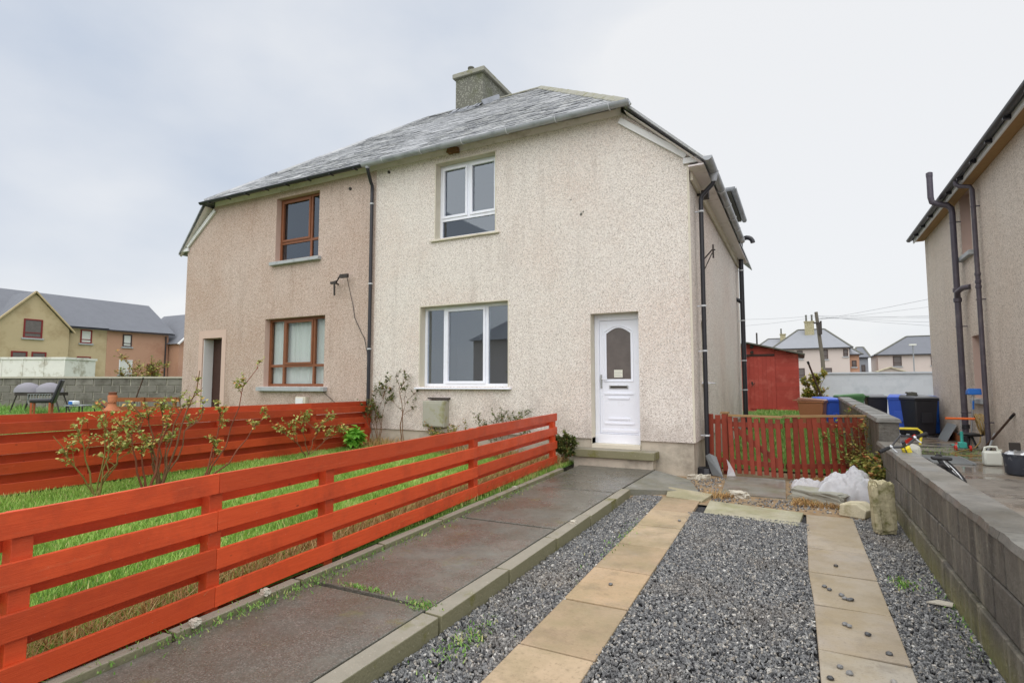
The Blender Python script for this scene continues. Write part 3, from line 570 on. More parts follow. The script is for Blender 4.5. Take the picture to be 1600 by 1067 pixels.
XM, XR, XL = -8.07, -1.5, -14.64        # party line, right corner, left corner
YF, YB = 9.2, 18.3                      # front and rear of the pair
EZ, SZ = 6.2, 5.1                       # front eave, side eave
RZ, RY = 9.7, 13.7
HX = 6.18-8.07                          # (ridge end is 1.89 m from the party line)
def make_half(sgn, name, label, cat_mats):
    """sgn=+1: right (cream) half, -1: left (tan) half; u = distance from party line"""
    X = lambda u: XM+sgn*u
    Pf = lambda u, d, z: (X(u), YF-.03+d, z)
    wmat, fmat = cat_mats
    H = thing(name, label, 'house', (XM+sgn*3.3, YF, 0))
    up = (1.57, 2.96, 4.385, 5.955) if sgn > 0 else (1.70, 3.13, 4.40, 5.955)
    lo = (1.22, 3.24, 1.405, 3.02) if sgn > 0 else (1.43, 3.40, 1.405, 3.02)
    dr = (4.86, 5.70, .53, 2.67) if sgn > 0 else (4.99, 5.76, .53, 2.64)
    w = MB(); top = EZ+.09; CW = XR-XM
    wall_front(w, 0.0, CW, .53, top, [up, lo, dr], Pf, clips=[(.9, 1, .9*CW+5.16)])
    # drip at the foot of the render, closing returns
    for (u0, u1) in ((0, dr[0]), (dr[1], CW)): w.add([Pf(u0, 0, .53), Pf(u1, 0, .53), Pf(u1, .04, .545), Pf(u0, .04, .545)], [(0, 1, 2, 3)])
    Ps = lambda v, d, z: (X(CW)-sgn*d, v, z)
    sw = (10.02, 10.62, 1.5, 2.55)
    if sgn > 0:
        wall_front(w, YF-.03, 17.0, .53, 5.16, [sw], Ps)
        w.add([Ps(YF-.03, 0, .53), Ps(17, 0, .53), Ps(17, .04, .545), Ps(YF-.03, .04, .545)], [(0, 1, 2, 3)])
        w.add([Ps(17, 0, .53), Ps(17, 1.2, .53), Ps(17, 1.2, 6), Ps(17, 0, 5.16)], [(0, 1, 2, 3)])
    else:
        wall_front(w, YF-.03, 17.0, .0, 5.16, [], Ps)
    w.add([(X(CW), YB, 0), (X(0), YB, 0), (X(0), YB, 6), (X(CW-1), YB, 6)], [(0, 1, 2, 3)])
    WALL = w.build('wall', wmat, H)
    p = MB(); p.box(X(0), X(dr[0]), YF+.005, YF+.3, -.3, .538); p.box(X(dr[1]), X(CW)-sgn*.03, YF+.005, YF+.3, -.3, .538)
    p.box(X(CW)-sgn*.03, X(CW)-sgn*.33, YF+.3, 17, -.3, .538); p.box(X(dr[0]), X(dr[1]), YF+.22, YF+.5, -.3, .44)
    p.build('plinth', 'plinth_render', H)
    # smooth bands round the openings
    bm_ = 'render_smooth' if sgn > 0 else 'pink_render'
    dd = .17 if sgn > 0 else .14
    for o in (up, lo):
        t = MB(); reveal(t, o, Pf, dd); t.build('reveal', bm_, H)
        t = MB(); bw = .022 if sgn > 0 else .0
        if bw:
            for q in ((o[0]-bw, o[0], o[2], o[3]+bw), (o[1], o[1]+bw, o[2], o[3]+bw), (o[0], o[1], o[3], o[3]+bw)):
                t.add([Pf(q[0], -.004, q[2]), Pf(q[1], -.004, q[2]), Pf(q[1], -.004, q[3]), Pf(q[0], -.004, q[3])], [(0, 1, 2, 3)])
            t.build('bead', 'render_smooth', H)
    t = MB(); reveal(t, (dr[0], dr[1], .44, dr[3]), Pf, .24 if sgn > 0 else .95); t.build('reveal', bm_, H)
    if sgn < 0:
        t = MB(); bw = .16
        for q in ((dr[0]-bw, dr[0], .44, dr[3]+.2), (dr[1], dr[1]+bw, .44, dr[3]+.2), (dr[0], dr[1], dr[3], dr[3]+.2)): t.add([Pf(q[0], -.006, q[2]), Pf(q[1], -.006, q[2]), Pf(q[1], -.006, q[3]), Pf(q[0], -.006, q[3])], [(0, 1, 2, 3)])
        t.build('door_surround', 'pink_render', H)
    # windows
    if sgn > 0:
        window(H, up, Pf, dd, fmat, 'upper_glass', [(0, .5, .27, 1, 1), (.5, 1, .27, 1, 1), (0, 1, 0, .27, 0)])
        window(H, lo, Pf, dd, fmat, 'glass', [(0, .245, 0, 1, 0), (.245, .73, 0, 1, 1), (.73, 1, 0, 1, 0)])
        sill(H, up, Pf, dd, 'render_smooth', .1, .05, .055); sill(H, lo, Pf, dd, 'white_upvc', .075, .09, .05)
        t = MB(); reveal(t, sw, Ps, .15); t.build('reveal', bm_, H)
        window(H, sw, Ps, .14, fmat, 'glass', [(0, 1, 0, 1, 1)]); sill(H, sw, Ps, .14, 'white_upvc', .06, .13, .04)
    else:
        window(H, up, Pf, dd, fmat, 'upper_glass', [(0, .27, .3, 1, 0), (.27, 1, .3, 1, 1), (0, .27, 0, .3, 0), (.27, 1, 0, .3, 0)])
        window(H, lo, Pf, dd, fmat, 'clear_glass', [(0, .24, .3, 1, 0), (.24, .74, .3, 1, 1), (.74, 1, .3, 1, 0), (0, .24, 0, .3, 0), (.24, .74, 0, .3, 0), (.74, 1, 0, .3, 0)], curtain=[(.0, .05), (.1, 1)])
        sill(H, up, Pf, dd, 'grey_sill', .1, .1, .1); sill(H, lo, Pf, dd, 'grey_sill', .12, .12, .11)
    return H, Pf, Ps, X, CW, dr
CREAM, Pf, Ps, Xc, CW, DR = make_half(1, 'cream_house', 'cream pebble-dashed half of the semi-detached house with white windows and white door', ('cream_roughcast', 'white_upvc'))
TAN, Pt, Pst, Xt, CWt, DRt = make_half(-1, 'tan_house', 'pinkish tan pebble-dashed half of the semi-detached house with brown window frames', ('tan_roughcast', 'brown_frame'))

# --- roof of each half: solid underlay, then slates, tiles, flashings
SL = .95
def roof_half(H, sgn):
    X = lambda u: XM+sgn*u
    re = XM*0+1.89; ey = YF-.27; ez = EZ-.02; ce = 5.62; ve = 6.85       # ridge end, corner u at front eave, verge u at side eave
    sz = ez-(ve-ce)*SL; by = YB+.25; ey2 = ey if sgn > 0 else YF-.11
    b = MB(); th = .05
    tp = [(X(0), ey, ez), (X(ce), ey, ez), (X(ve), ey2, sz), (X(ve), by, sz), (X(ce), by, ez), (X(0), by, ez), (X(0), RY+.0, RZ), (X(re), RY+.0, RZ)]
    # front, side, back faces and a soffit sheet below
    b.add(tp, [(0, 1, 7, 6), (1, 2, 3, 4, 7), (4, 5, 6, 7)])
    lo = [(p[0], p[1], p[2]-th) for p in tp]; b.add(lo, [(6, 7, 1, 0), (7, 4, 3, 2, 1), (7, 6, 5, 4)])
    n = 8
    b.f += [(0, 8, 9, 1), (1, 9, 10, 2), (2, 10, 11, 3), (0, 6, 14, 8)]
    RO = b.build('roof', 'slate', H)
    # slates on the front slope
    run = RY-ey; rise = RZ-ez; Ls = math.hypot(run, rise); pit = math.atan2(rise, run); ex = .19; sw = .27
    rows = int(Ls/ex); rs = random.Random(5+sgn); allS = []
    for r in range(rows+1):
        s0 = r*ex-.03; t = (s0+ex*.5)/Ls
        if t > .995: continue
        lim = ce+(re-ce)*max(0, t); off = (r % 2)*sw/2
        u = -off
        while u < lim+.02:
            w0 = sw*rs.uniform(.9, 1.1); u0 = max(u, 0.0); u1 = min(u+w0, lim+.03)
            if u1-u0 > .05: allS.append((r, s0, (u0+u1)/2, u1-u0-.006))
            u += w0
    allS = [(q, q[1]*0+abs(XM+sgn*q[2])+q[1]*1.0) for q in allS]; allS.sort(key=lambda k: k[1])
    base = rbox('slate', 1, ex*1.5, .009, 0, 'slate', 1)
    def put(q):
        r, s0, u, w_ = q; sc_ = s0+ex*.75; y0 = ey+sc_*math.cos(pit); z0 = ez+sc_*math.sin(pit)
        lift = .012+rs.uniform(0, .007); nx = Vector((0, -math.sin(pit), math.cos(pit)))
        return Vector((X(u), y0, z0))+nx*lift, (pit-.045+rs.uniform(-.012, .012), 0, rs.uniform(-.012, .012)), (w_, 1+rs.uniform(-.03, .03), rs.uniform(.9, 1.9))
    for q, k in allS[:300]:
        l, ro, s_ = put(q); piece('slate', base, RO, l, ro, s_)
    rest = MB(); tones = []
    for q, k in allS[300:]:
        l, ro, s_ = put(q); M = Matrix.LocRotScale(l, Euler(ro), Vector(s_)); b0 = len(rest.v)
        rest.v += [tuple(M @ v.co) for v in base.vertices]; rest.f += [tuple(b0+i for i in p.vertices) for p in base.polygons]; rest.tone += [rs.random()]*len(base.polygons)
    if rest.f: rest.build('slates', 'slate', RO, kind='stuff')
    # hip tiles and ridge tiles
    a = Vector((X(re), RY, RZ)); c = Vector((X(ce), ey, ez)); d = (c-a); Lh = d.length; d.normalize()
    hm = MB()
    side = d.cross(Vector((0, 0, 1))).normalized()
    nn = side.cross(d)
    if nn.z < 0: nn = -nn
    q = .36; hb = MB()
    hb.add([(-.10, 0, -.045), (0, 0, .03), (.10, 0, -.045), (-.11, q, -.05), (0, q, .025), (.11, q, -.05), (-.10, 0, -.075), (.10, 0, -.075), (-.11, q, -.08), (.11, q, -.08)], [(0, 1, 4, 3), (1, 2, 5, 4), (0, 6, 7, 2, 1), (3, 4, 5, 9, 8), (0, 3, 8, 6), (2, 7, 9, 5), (6, 8, 9, 7)])
    hmesh = hb.mesh('hip_tile', 'cope_moss' if sgn > 0 else 'slate')
    rot = Matrix((side, d, nn)).transposed().to_euler()
    kk = int(Lh/.33)
    for i in range(kk): piece('hip_tile', hmesh, RO, a+d*(i*.33)+nn*(.05+.004*(i % 2)), rot)
    for i in range(int(re/.4)+1):
        u = min(i*.4, re-.36); piece('ridge_tile', hmesh, RO, Vector((X(u), RY, RZ+.05)), (0, 0, -math.pi/2 if sgn > 0 else math.pi/2), (1.05, 1.15, 1))
    # eave: fascia and soffit, verge board and soffit on the sloping corner
    f = MB(); f.box(X(.0), X(ce-.16), YF-.055, YF-.033, ez-.075, ez+.06); f.build('fascia', 'barge_board', H)
    f = MB(); f.add([(X(0), YF-.25, ez-.055), (X(ce-.2), YF-.25, ez-.055), (X(ce-.2), YF-.056, ez+.06), (X(0), YF-.056, ez+.06)], [(0, 1, 2, 3)]); f.build('soffit', 'barge_board', H)
    v = MB(); p1 = (X(ce-.05), ez-.10); p2 = (X(ve-.02), sz-.085)
    v.add([(p1[0], ey+.02, p1[1]), (p2[0], ey2+.02, p2[1]), (p2[0], YF-.035, p2[1]-.01), (p1[0], YF-.035, p1[1]-.01)], [(0, 1, 2, 3)]); v.build('verge_soffit', 'barge_board', H)
    v = MB(); q1 = Vector((X(ce-.18), YF-.06, ez-.02-.16)); q2 = Vector((X(CW-.03), YF-.06, 5.16-.0)); v.bar(q1, q2, .05, .10, (0, 0, 1)); v.build('barge_board', 'white_paint', H)
    v = MB(); v.box(X(CW-.08), X(ve-.02), YF-.085, YF-.04, 5.03, 5.12); v.build('kneeler', 'white_paint', H)
    return RO, ez, ey, ce, ve, sz
ROC, ez, ey, ce, ve, sz = roof_half(CREAM, 1); roof_half(TAN, -1)
# chimney belongs to the pair's party line: a part of the cream half's roof
c = MB(); c.box(-8.78, -7.85, 13.35, 15.55, 9.0, 10.46); CH = c.build('chimney', 'chimney_harl', CREAM)
c = MB(); c.box(-8.86, -7.77, 13.27, 15.63, 10.46, 10.6); c.build('cope', 'cope_moss', CH, bevel=.02)
c = MB(); c.lathe([(.10, 0), (.095, .06), (.085, .1), (.085, .22), (.1, .23), (.1, .27), (.06, .27), (.06, .1)], (-8.42, 13.62, 10.6), 14); c.build('chimney_pot', 'felt', CH, smooth=True)
c = MB()
for i in range(9):
    x0 = -8.86+i*.11; z = 9.44+.012*math.sin(i*2); y0 = 13.28-.02*math.sin(i)
    c.add([(x0, y0-.14, z-.1), (x0+.11, y0-.14, z-.1+.006*math.cos(i)), (x0+.11, 13.37, z+.13), (x0, 13.37, z+.12)], [(0, 1, 2, 3)])
c.box(-8.86, -7.87, 13.14, 13.36, 9.27, 9.36); c.build('flashing', 'flashing', CH)
c = MB(); c.bar((-7.83, 13.3, 9.50), (-7.45, 13.62, 9.73), .06, .16); c.build('flashing', 'flashing', CH)

# gutters: grey half-round on the cream half, thin black on the tan half
def clip(mb, x, y, z, r): 
    mb.tube([(x, y+r*math.cos(t), z+r*math.sin(t)) for t in [math.pi*.95+math.pi*1.1*i/10 for i in range(11)]], .009, 5)
g = MB(); gy = YF-.345; gz = ez-.005; g.half((XM-.12, gy, gz-.02), (Xc(ce+.06), gy, gz), .075, 10); GC = g.build('gutter', 'silver_gutter', CREAM, smooth=True)
g = MB(); g.prism([(-.075, .0), (-.06, -.05), (0, -.075), (.06, -.05), (.075, 0)], 0, .012, 'x'); 
ge = MB(); ge.add([(Xc(ce+.06)+.0, gy+a, gz+b) for a, b in ((-.075, .0), (-.055, -.055), (0, -.077), (.055, -.055), (.075, 0))]+[(Xc(ce+.075), gy+a, gz+b) for a, b in ((-.075, .0), (-.055, -.055), (0, -.077), (.055, -.055), (.075, 0))], [(4, 3, 2, 1, 0), (5, 6, 7, 8, 9)]+[(i, (i+1) % 5, 5+(i+1) % 5, 5+i) for i in range(5)]); ge.build('stop_end', 'silver_gutter', GC)
for i in range(6):
    m = MB(); x = Xc(.45+i*.98); t0 = [math.pi+math.pi*k/10 for k in range(11)]
    m.tube([(x, gy+.081*math.cos(t), gz-.005+.081*math.sin(t)) for t in t0], .009, 5); m.build('bracket', 'clip_grey', GC)
g = MB(); g.half((Xt(5.66), gy+.02, gz-.02), (Xt(.12), gy+.02, gz-.02), .06, 8); GT = g.build('gutter', 'black_pipe', TAN, smooth=True)
for i in range(8):
    m = MB(); x = Xt(.35+i*.7); m.bar((x, gy-.05, gz-.085), (x, gy+.09, gz-.075), .03, .02); m.build('bracket', 'black_pipe', GT)
# side gutter of the cream house
g = MB(); sx = Xc(ve)+.05; szg = sz-.01; g.half((sx, ey-.03, szg), (sx, 14.7, szg+.0), .07, 10); GS = g.build('gutter', 'silver_gutter', CREAM, smooth=True)
g = MB(); g.prism([(sx+.07*math.cos(t), szg+.07*math.sin(t)) for t in [math.pi+math.pi*k/8 for k in range(9)]], ey-.045, ey-.028, 'y'); g.build('stop_end', 'silver_gutter', GS)
for i in range(6):
    m = MB(); y_ = 9.6+i*.95; m.tube([(sx+.076*math.cos(t), y_, szg-.004+.076*math.sin(t)) for t in [math.pi+math.pi*k/10 for k in range(11)]], .009, 5); m.build('bracket', 'clip_grey', GS)
s = MB(); s.box(Xc(CW)+.02, Xc(ve)-.02, ey+.05, 17.1, sz-.10, sz-.075); s.build('soffit', 'barge_board', CREAM)
s = MB(); s.box(Xc(CW)+.012, Xc(CW)+.05, YF+.02, 17.05, sz-.24, sz-.1); s.build('fascia', 'render_smooth', CREAM)
# downpipes
def downpipe(parent, pts, r, mat, clips, name='downpipe', cm='clip_grey', wallside=None):
    m = MB(); m.tube(pts, r, 10); D = m.build(name, mat, parent, smooth=True)
    for (x, y, z) in clips:
        c = MB(); c.lathe([(r+.004, -.015), (r+.008, -.012), (r+.008, .012), (r+.004, .015)], (x, y, z), 10); 
        if wallside: c.bar((x, y, z), (x+wallside[0], y+wallside[1], z), .02, .02)
        c.build('pipe_clip', cm, D)
    return D
px, py = XM-.06, YF-.1
downpipe(CREAM, [(px+.06, gy+.02, gz-.07), (px+.06, gy+.03, gz-.15), (px+.05, gy+.06, gz-.2), (px+.01, py-.06, gz-.36), (px, py, gz-.42), (px, py, gz-.6), (px, py, .25)], .037, 'black_pipe', [(px, py, 5.35), (px, py, 3.6), (px, py, 2.2)], wallside=(0, .09))
m = MB(); m.lathe([(.045, -.06), (.06, 0), (.062, .06)], (px+.06, gy+.02, gz-.07), 12); m.build('hopper', 'silver_gutter', CREAM, smooth=True)
qx, qy = XR+.11, 9.62
downpipe(CREAM, [(sx, qy-.05, szg-.06), (sx, qy-.05, szg-.16), (sx-.02, qy-.04, szg-.22), (qx+.02, qy, szg-.38), (qx, qy, szg-.44), (qx, qy, .12)], .038, 'black_pipe', [(qx, qy, 4.35), (qx, qy, 2.75), (qx, qy, 2.0), (qx, qy, .62)], wallside=(-.1, 0))
m = MB(); m.lathe([(.046, -.12), (.06, -.04), (.062, .02), (.07, .07)], (sx, qy-.05, szg-.07), 12); m.build('hopper', 'silver_gutter', CREAM, smooth=True)
m = MB(); m.lathe([(.05, 0), (.05, .1), (.13, .11), (.15, .0)], (qx-.03, qy-.05, .0), 12); m.build('drain_collar', 'black_pipe', CREAM)
# soil vent pipe with hooked top near the rear of the side wall
vx, vy = XR+.14, 16.5; hk = [(vx, vy, .1), (vx, vy, 5.35)]+[(vx+.16-.16*math.cos(t), vy, 5.35+.16*math.sin(t)) for t in [math.pi*i/8 for i in range(1, 9)]]
downpipe(CREAM, hk, .062, 'black_pipe', [(vx, vy, 4.6), (vx, vy, 3.2), (vx, vy, 2.1), (vx, vy, 1.3)], 'vent_pipe', wallside=(-.12, 0))
m = MB(); m.tube([(vx, vy, 3.7), (vx-.08, vy-.05, 3.76), (XR-.02, vy-.08, 3.8)], .055, 10); m.build('branch_pipe', 'black_pipe', CREAM, smooth=True)
# dormer on the side roof
d = MB(); d.box(-4.2, -1.5, 14.35, 17.0, 5.0, 6.14); DM = d.build('dormer', 'render_smooth', CREAM)
d = MB(); d.box(-4.3, -1.36, 14.25, 17.1, 6.14, 6.22); d.build('dormer_roof', 'felt', DM)
d = MB(); d.half((-1.29, 14.15, 6.2), (-1.29, 17.2, 6.2), .07, 8); d.build('dormer_gutter', 'silver_gutter', DM, smooth=True)
d = MB(); d.half((-3.3, 14.16, 6.21), (-1.24, 14.16, 6.2), .07, 8); d.build('dormer_gutter', 'silver_gutter', DM, smooth=True)
d = MB()
for z0, z1 in ((5.3, 5.36), (5.94, 6.02)): d.box(-1.49, -1.45, 14.5, 16.8, z0, z1)
for y0 in (14.5, 15.25, 16.0, 16.74): d.box(-1.49, -1.455, y0, y0+.06, 5.36, 5.94)
d.build('dormer_window', 'white_upvc', DM)
d = MB(); d.box(-1.497, -1.48, 14.56, 16.74, 5.36, 5.94); d.build('pane', 'obscure_glass', DM)
d = MB(); d.box(-2.4, -1.52, 17.0, 17.5, .0, 5.0); d.build('rear_return', 'render_smooth', CREAM)
# brackets and cables on the side wall
m = MB(); m.bar((XR, 9.95, 4.75), (XR+.16, 9.95, 4.75), .03, .03); m.box(XR+.08, XR+.2, 9.88, 10.0, 4.66, 4.8); m.build('lamp_bracket', 'iron', CREAM)
m = MB(); m.tube([(XR, 10.6, 3.75), (XR+.14, 10.6, 3.9), (XR+.2, 10.6, 3.9)], .014, 6); m.tube([(XR+.16, 10.6, 3.75), (XR+.16, 10.6, 4.0)], .016, 6); m.tube([(XR, 10.6, 3.55), (XR+.14, 10.62, 3.85)], .01, 5); m.build('cable_bracket', 'iron', CREAM)
m = MB(); m.tube([(Xc(.35), YF-.06, 6.0), (Xc(.35), YF, 6.0)], .03, 8); m.build('vent_stub', 'iron', CREAM)
m = MB(); m.tube([(Xt(.75), YF-.06, 5.82), (Xt(.75), YF, 5.82)], .035, 8); m.build('vent_stub', 'iron', TAN)

# corner bead of the cream house
m = MB(); m.box(XR-.03, XR+.003, YF-.035, YF-.026, .54, 5.12); m.build('corner_bead', 'render_smooth', CREAM)
# white door
a, b_, z0, z1 = DR[0], DR[1], .44, DR[3]; dd = .2
f = MB(); P = Pf
def fb(m, u0, u1, zz0, zz1, d0, d1): m.box(P(u0, 0, 0)[0], P(u1, 0, 0)[0], P(0, d0, 0)[1], P(0, d1, 0)[1], zz0, zz1)
fb(f, a+.002, a+.085, z0+.16, z1-.002, dd, dd+.08); fb(f, b_-.075, b_-.002, z0+.16, z1-.002, dd, dd+.08); fb(f, a+.085, b_-.075, z1-.11, z1-.002, dd, dd+.08); fb(f, a+.002, b_-.002, z0+.002, z0+.16, dd-.012, dd+.08)
DO = f.build('door_frame', 'white_upvc', CREAM, bevel=.006)
l0, l1, y0, y1 = a+.088, b_-.078, z0+.165, z1-.113
f = MB(); cu = (l0+l1)/2; w2 = .215; gz0, gz1 = 1.54, 2.33; ar = .10
arch = [(cu-w2, gz1)]+[(cu-w2+2*w2*i/10, gz1+ar*math.sin(math.pi*i/10)) for i in range(1, 10)]+[(cu+w2, gz1)]
def face(m, pts, d): m.add([P(u, d, z) for u, z in pts], [tuple(range(len(pts)))])
dl = dd+.02
face(f, [(l0, y0), (l1, y0), (l1, gz0), (l0, gz0)], dl); face(f, [(l0, gz0), (cu-w2, gz0), (cu-w2, gz1), (l0, gz1)], dl); face(f, [(cu+w2, gz0), (l1, gz0), (l1, gz1), (cu+w2, gz1)], dl)
face(f, [(l0, gz1)]+arch[:6]+[(cu, y1), (l0, y1)], dl); face(f, [(cu, y1)]+arch[5:]+[(l1, gz1), (l1, y1)], dl)
ring = [(cu-w2, gz0)]+arch+[(cu+w2, gz0)]
for i in range(len(ring)): p, q = ring[i], ring[(i+1) % len(ring)]; f.add([P(p[0], dl, p[1]), P(q[0], dl, q[1]), P(q[0], dl+.03, q[1]), P(p[0], dl+.03, p[1])], [(0, 1, 2, 3)])
DL = f.build('door', 'white_upvc', CREAM)
f = MB(); f.add([P(u, dl+.02, z) for u, z in ring], [tuple(range(len(ring)))]); f.build('pane', 'obscure_glass', DL)
f = MB()
def mould(pts, closed=True, r=.012):
    n = len(pts); f.tube([P(u, dl-.002, z) for u, z in pts+([pts[0], pts[1]] if closed else [])], r, 6)
o_ = .035; mould([(cu-w2-o_, gz0-o_)]+[(u+(u-cu)/w2*o_, z+o_) for u, z in arch]+[(cu+w2+o_, gz0-o_)])
for (q0, q1, q2, q3) in ((cu-w2-.04, cu+w2+.04, .78+.0, 1.29), (cu-w2+.03, cu+w2-.03, .86, 1.21)):
    for zz_ in (q2, q3): fb(f, q0, q1, zz_-.014, zz_+.014, dl-.014, dl)
fb(f, l0+.03, l1-.02, y0+.03, y0+.075, dl-.012, dl); fb(f, l0+.045, l0+.053, y0+.08, y1-.05, dl-.006, dl)
f.build('moulding', 'white_upvc', DL, smooth=True)
f = MB(); fb(f, l0+.012, l0+.045, 1.38, 1.62, dl-.012, dl); f.tube([P(l0+.028, dl-.01, 1.54), P(l0+.028, dl-.05, 1.54), P(l0+.05, dl-.055, 1.54), P(l0+.15, dl-.055, 1.535)], .01, 6); f.build('handle', 'steel', DL, smooth=True)
f = MB(); fb(f, cu-.17, cu+.17, 1.375, 1.44, dl-.016, dl); f.build('letterbox', 'steel', DL, bevel=.008)
f = MB(); fb(f, cu-.145, cu+.145, 1.39, 1.42, dl-.02, dl-.0165); f.build('letterbox_flap', 'iron', DL)
NT = thing('paper_notice', 'small cream paper notice taped inside the glass of the white front door', 'notice', P(cu-.02, dl+.012, 1.56))
f = MB(); fb(f, cu-.085, cu+.065, 1.57, 1.70, dl+.012, dl+.014); f.build('sheet', 'paper', NT)
f = MB()
for i in range(4): fb(f, cu-.075, cu+.055-.02*(i % 2), 1.585+.028*i, 1.590+.028*i, dl+.0105, dl+.0118)
f.build('print', 'mastic', NT)
# front step
ST = thing('door_step', 'mossy concrete front step below the white door', 'step', (-2.8, 9.0, .1))
f = MB(); f.prism([(-3.5, 9.41), (-3.47, 8.9), (-2.09, 8.9), (-2.07, 9.19), (-2.345, 9.19), (-2.345, 9.41)], .245, .375); f.build('tread', 'kerb_concrete', ST, bevel=.012)
f = MB(); f.box(-3.205, -2.375, 9.16, 9.41, .378, .442); f.build('threshold', 'render_smooth', ST)
f = MB(); f.box(-3.46, -2.12, 8.96, 9.195, -.1, .243); f.build('riser', 'plinth_render', ST, bevel=.01)
# tan front door: deep porch, dark timber door
f = MB(); P = Pt; a, b_ = DRt[0], DRt[1]
m = MB(); m.box(Xt(a)-.0, Xt(b_), Pt(0, .30, 0)[1], Pt(0, .36, 0)[1], .44, DRt[3]); m.build('door', 'dark_wood', TAN)
m = MB(); m.box(Xt(a)-.001, Xt(a+.06), Pt(0, .2, 0)[1], Pt(0, .29, 0)[1], .44, DRt[3]-.002); m.build('door_jamb', 'dark_wood', TAN)
m = MB(); m.box(Xt(b_-.02), Xt(b_)-.005, Pt(0, .03, 0)[1], Pt(0, .29, 0)[1], .44, DRt[3]-.03); m.build('porch_lining', 'white_paint', TAN)
# meter box under the white window
mb_ = thing('meter_box', 'weathered grey meter box with green algae under the wide white window', 'meter box', (-6.37, 9.13, .6))
m = MB(); m.box(-6.64, -6.13, 9.0, 9.175, .62, 1.13); BX = m.build('case', 'meter_grey', mb_, bevel=.012)
m = MB(); m.box(-6.62, -6.15, 8.985, 8.999, .64, 1.09); m.build('lid', 'meter_grey', mb_, bevel=.006)
m = MB(); m.box(-6.58, -6.10, 9.08, 9.17, 1.16, 1.19); m.build('drip_strip', 'iron', mb_)
m = MB(); m.tube([(-6.45, 9.1, .62), (-6.45, 9.1, .12)], .03, 8); m.box(-6.4, -6.14, 9.12, 9.16, .52, .6); m.build('gas_pipe', 'plinth_render', mb_)
mb2 = thing('small_meter_box', 'small white meter box low on the tan wall under the grey sill', 'meter box', (-10.1, 9.1, .9))
m = MB(); m.box(-10.25, -9.93, 9.06, 9.175, .78, 1.17); m.build('case', 'render_smooth', mb2, bevel=.01)
m = MB(); m.box(-10.23, -10.0, 9.045, 9.059, .8, 1.14); m.build('lid', 'white_paint', mb2)
# insulator bracket and cable on the tan wall
ib = thing('insulator_bracket', 'rusty telephone insulator bracket with a loose cable on the tan wall', 'bracket', (-8.95, 9.17, 3.7))
m = MB(); m.tube([(-9.12, 9.17, 3.68), (-9.12, 9.0, 3.7), (-8.98, 8.99, 3.72), (-8.92, 9.0, 3.82), (-8.72, 9.0, 3.82)], .018, 6); m.box(-8.9, -8.68, 8.97, 9.03, 3.77, 3.85); m.box(-9.17, -9.0, 8.97, 9.02, 3.66, 3.71); m.tube([(-9.06, 8.99, 3.68), (-9.06, 9.0, 3.4)], .022, 7); m.build('arm', 'iron', ib)
m = MB(); m.tube([(-8.72, 9.02, 3.77), (-8.71, 9.1, 3.5), (-8.66, 9.15, 3.2), (-8.6, 9.15, 2.9), (-8.42, 9.15, 2.6), (-8.3, 9.15, 2.42), (-8.22, 9.15, 2.1), (-8.2, 9.15, 1.6)], .007, 5); m.build('cable', 'black_pipe', ib)
m = MB(); m.tube([(-9.55, 9.155, 1.33), (-9.2, 9.155, 1.1), (-8.85, 9.155, .88)], .006, 5); m.build('cable', 'iron', ib)

# ================================================================== FENCES AND GATE
def rail_fence(name, label, fx, posts, y0, y1, zb, tot, rh, pitch, joints, backoff, mat='red_fence', pw=.09, backside=-1, face=1, group=None):
    """rails run along y. fx(y) = x of the front face, zb(y) = underside of the bottom rail"""
    F = thing(name, label, 'fence', (fx(posts[0]), posts[0], zb(posts[0])), group=group)
    rs = random.Random(3)
    js = [y0]+[j for j in joints if y0 < j < y1]+[y1]
    for k in range(4):
        for a, b in zip(js[:-1], js[1:]):
            m = MB(); z = lambda y: zb(y)+pitch*k
            t = .024; da, db = rs.uniform(-.006, .006), rs.uniform(-.006, .006)
            xa, xb = fx(a), fx(b); e = .0015
            n_ = max(4, int((b-a)/.22)); R0 = []
            for q in range(n_+1):
                yy_ = a+e+(b-a-2*e)*q/n_; xx_ = xa+(xb-xa)*q/n_+.005*mnoise.noise((yy_*.9, k*3.1, face)); w0 = da+(db-da)*q/n_+.004*mnoise.noise((yy_*1.3, k*5.2, 3))+.0015*mnoise.noise((yy_*9, k, 1)); w1 = w0+.003*mnoise.noise((yy_*1.9, k*2.2, 8))+.0015*mnoise.noise((yy_*11, k, 5))
                R0.append([(xx_-t, yy_, z(yy_)+w0), (xx_, yy_, z(yy_)+w0), (xx_, yy_, z(yy_)+rh+w1), (xx_-t, yy_, z(yy_)+rh+w1)])
            m.add([p for r_ in R0 for p in r_], [(q*4+c_, (q+1)*4+c_, (q+1)*4+(c_+1) % 4, q*4+(c_+1) % 4) for q in range(n_) for c_ in range(4)]+[(3, 2, 1, 0), tuple(n_*4+c_ for c_ in range(4))])
            m.build('rail', mat, F, bevel=.003)
            m = MB(); s = pw+.026; zo = backoff
            m.add([(xa-t-s, a+e, z(a)+zo), (xa-s, a+e, z(a)+zo), (xb-s, b-e, z(b)+zo), (xb-t-s, b-e, z(b)+zo), (xa-t-s, a+e, z(a)+rh+zo), (xa-s, a+e, z(a)+rh+zo), (xb-s, b-e, z(b)+rh+zo), (xb-t-s, b-e, z(b)+rh+zo)], [(3, 2, 1, 0), (4, 5, 6, 7), (0, 1, 5, 4), (1, 2, 6, 5), (2, 3, 7, 6), (3, 0, 4, 7)])
            m.build('back_rail', mat, F)
    for p in posts:
        m = MB(); x = fx(p)-.0255; m.box(x-pw+.001, x, p-pw/2, p+pw/2, zb(p)-.25, zb(p)+tot-.012); m.build('post', mat, F, bevel=.004)
    return F
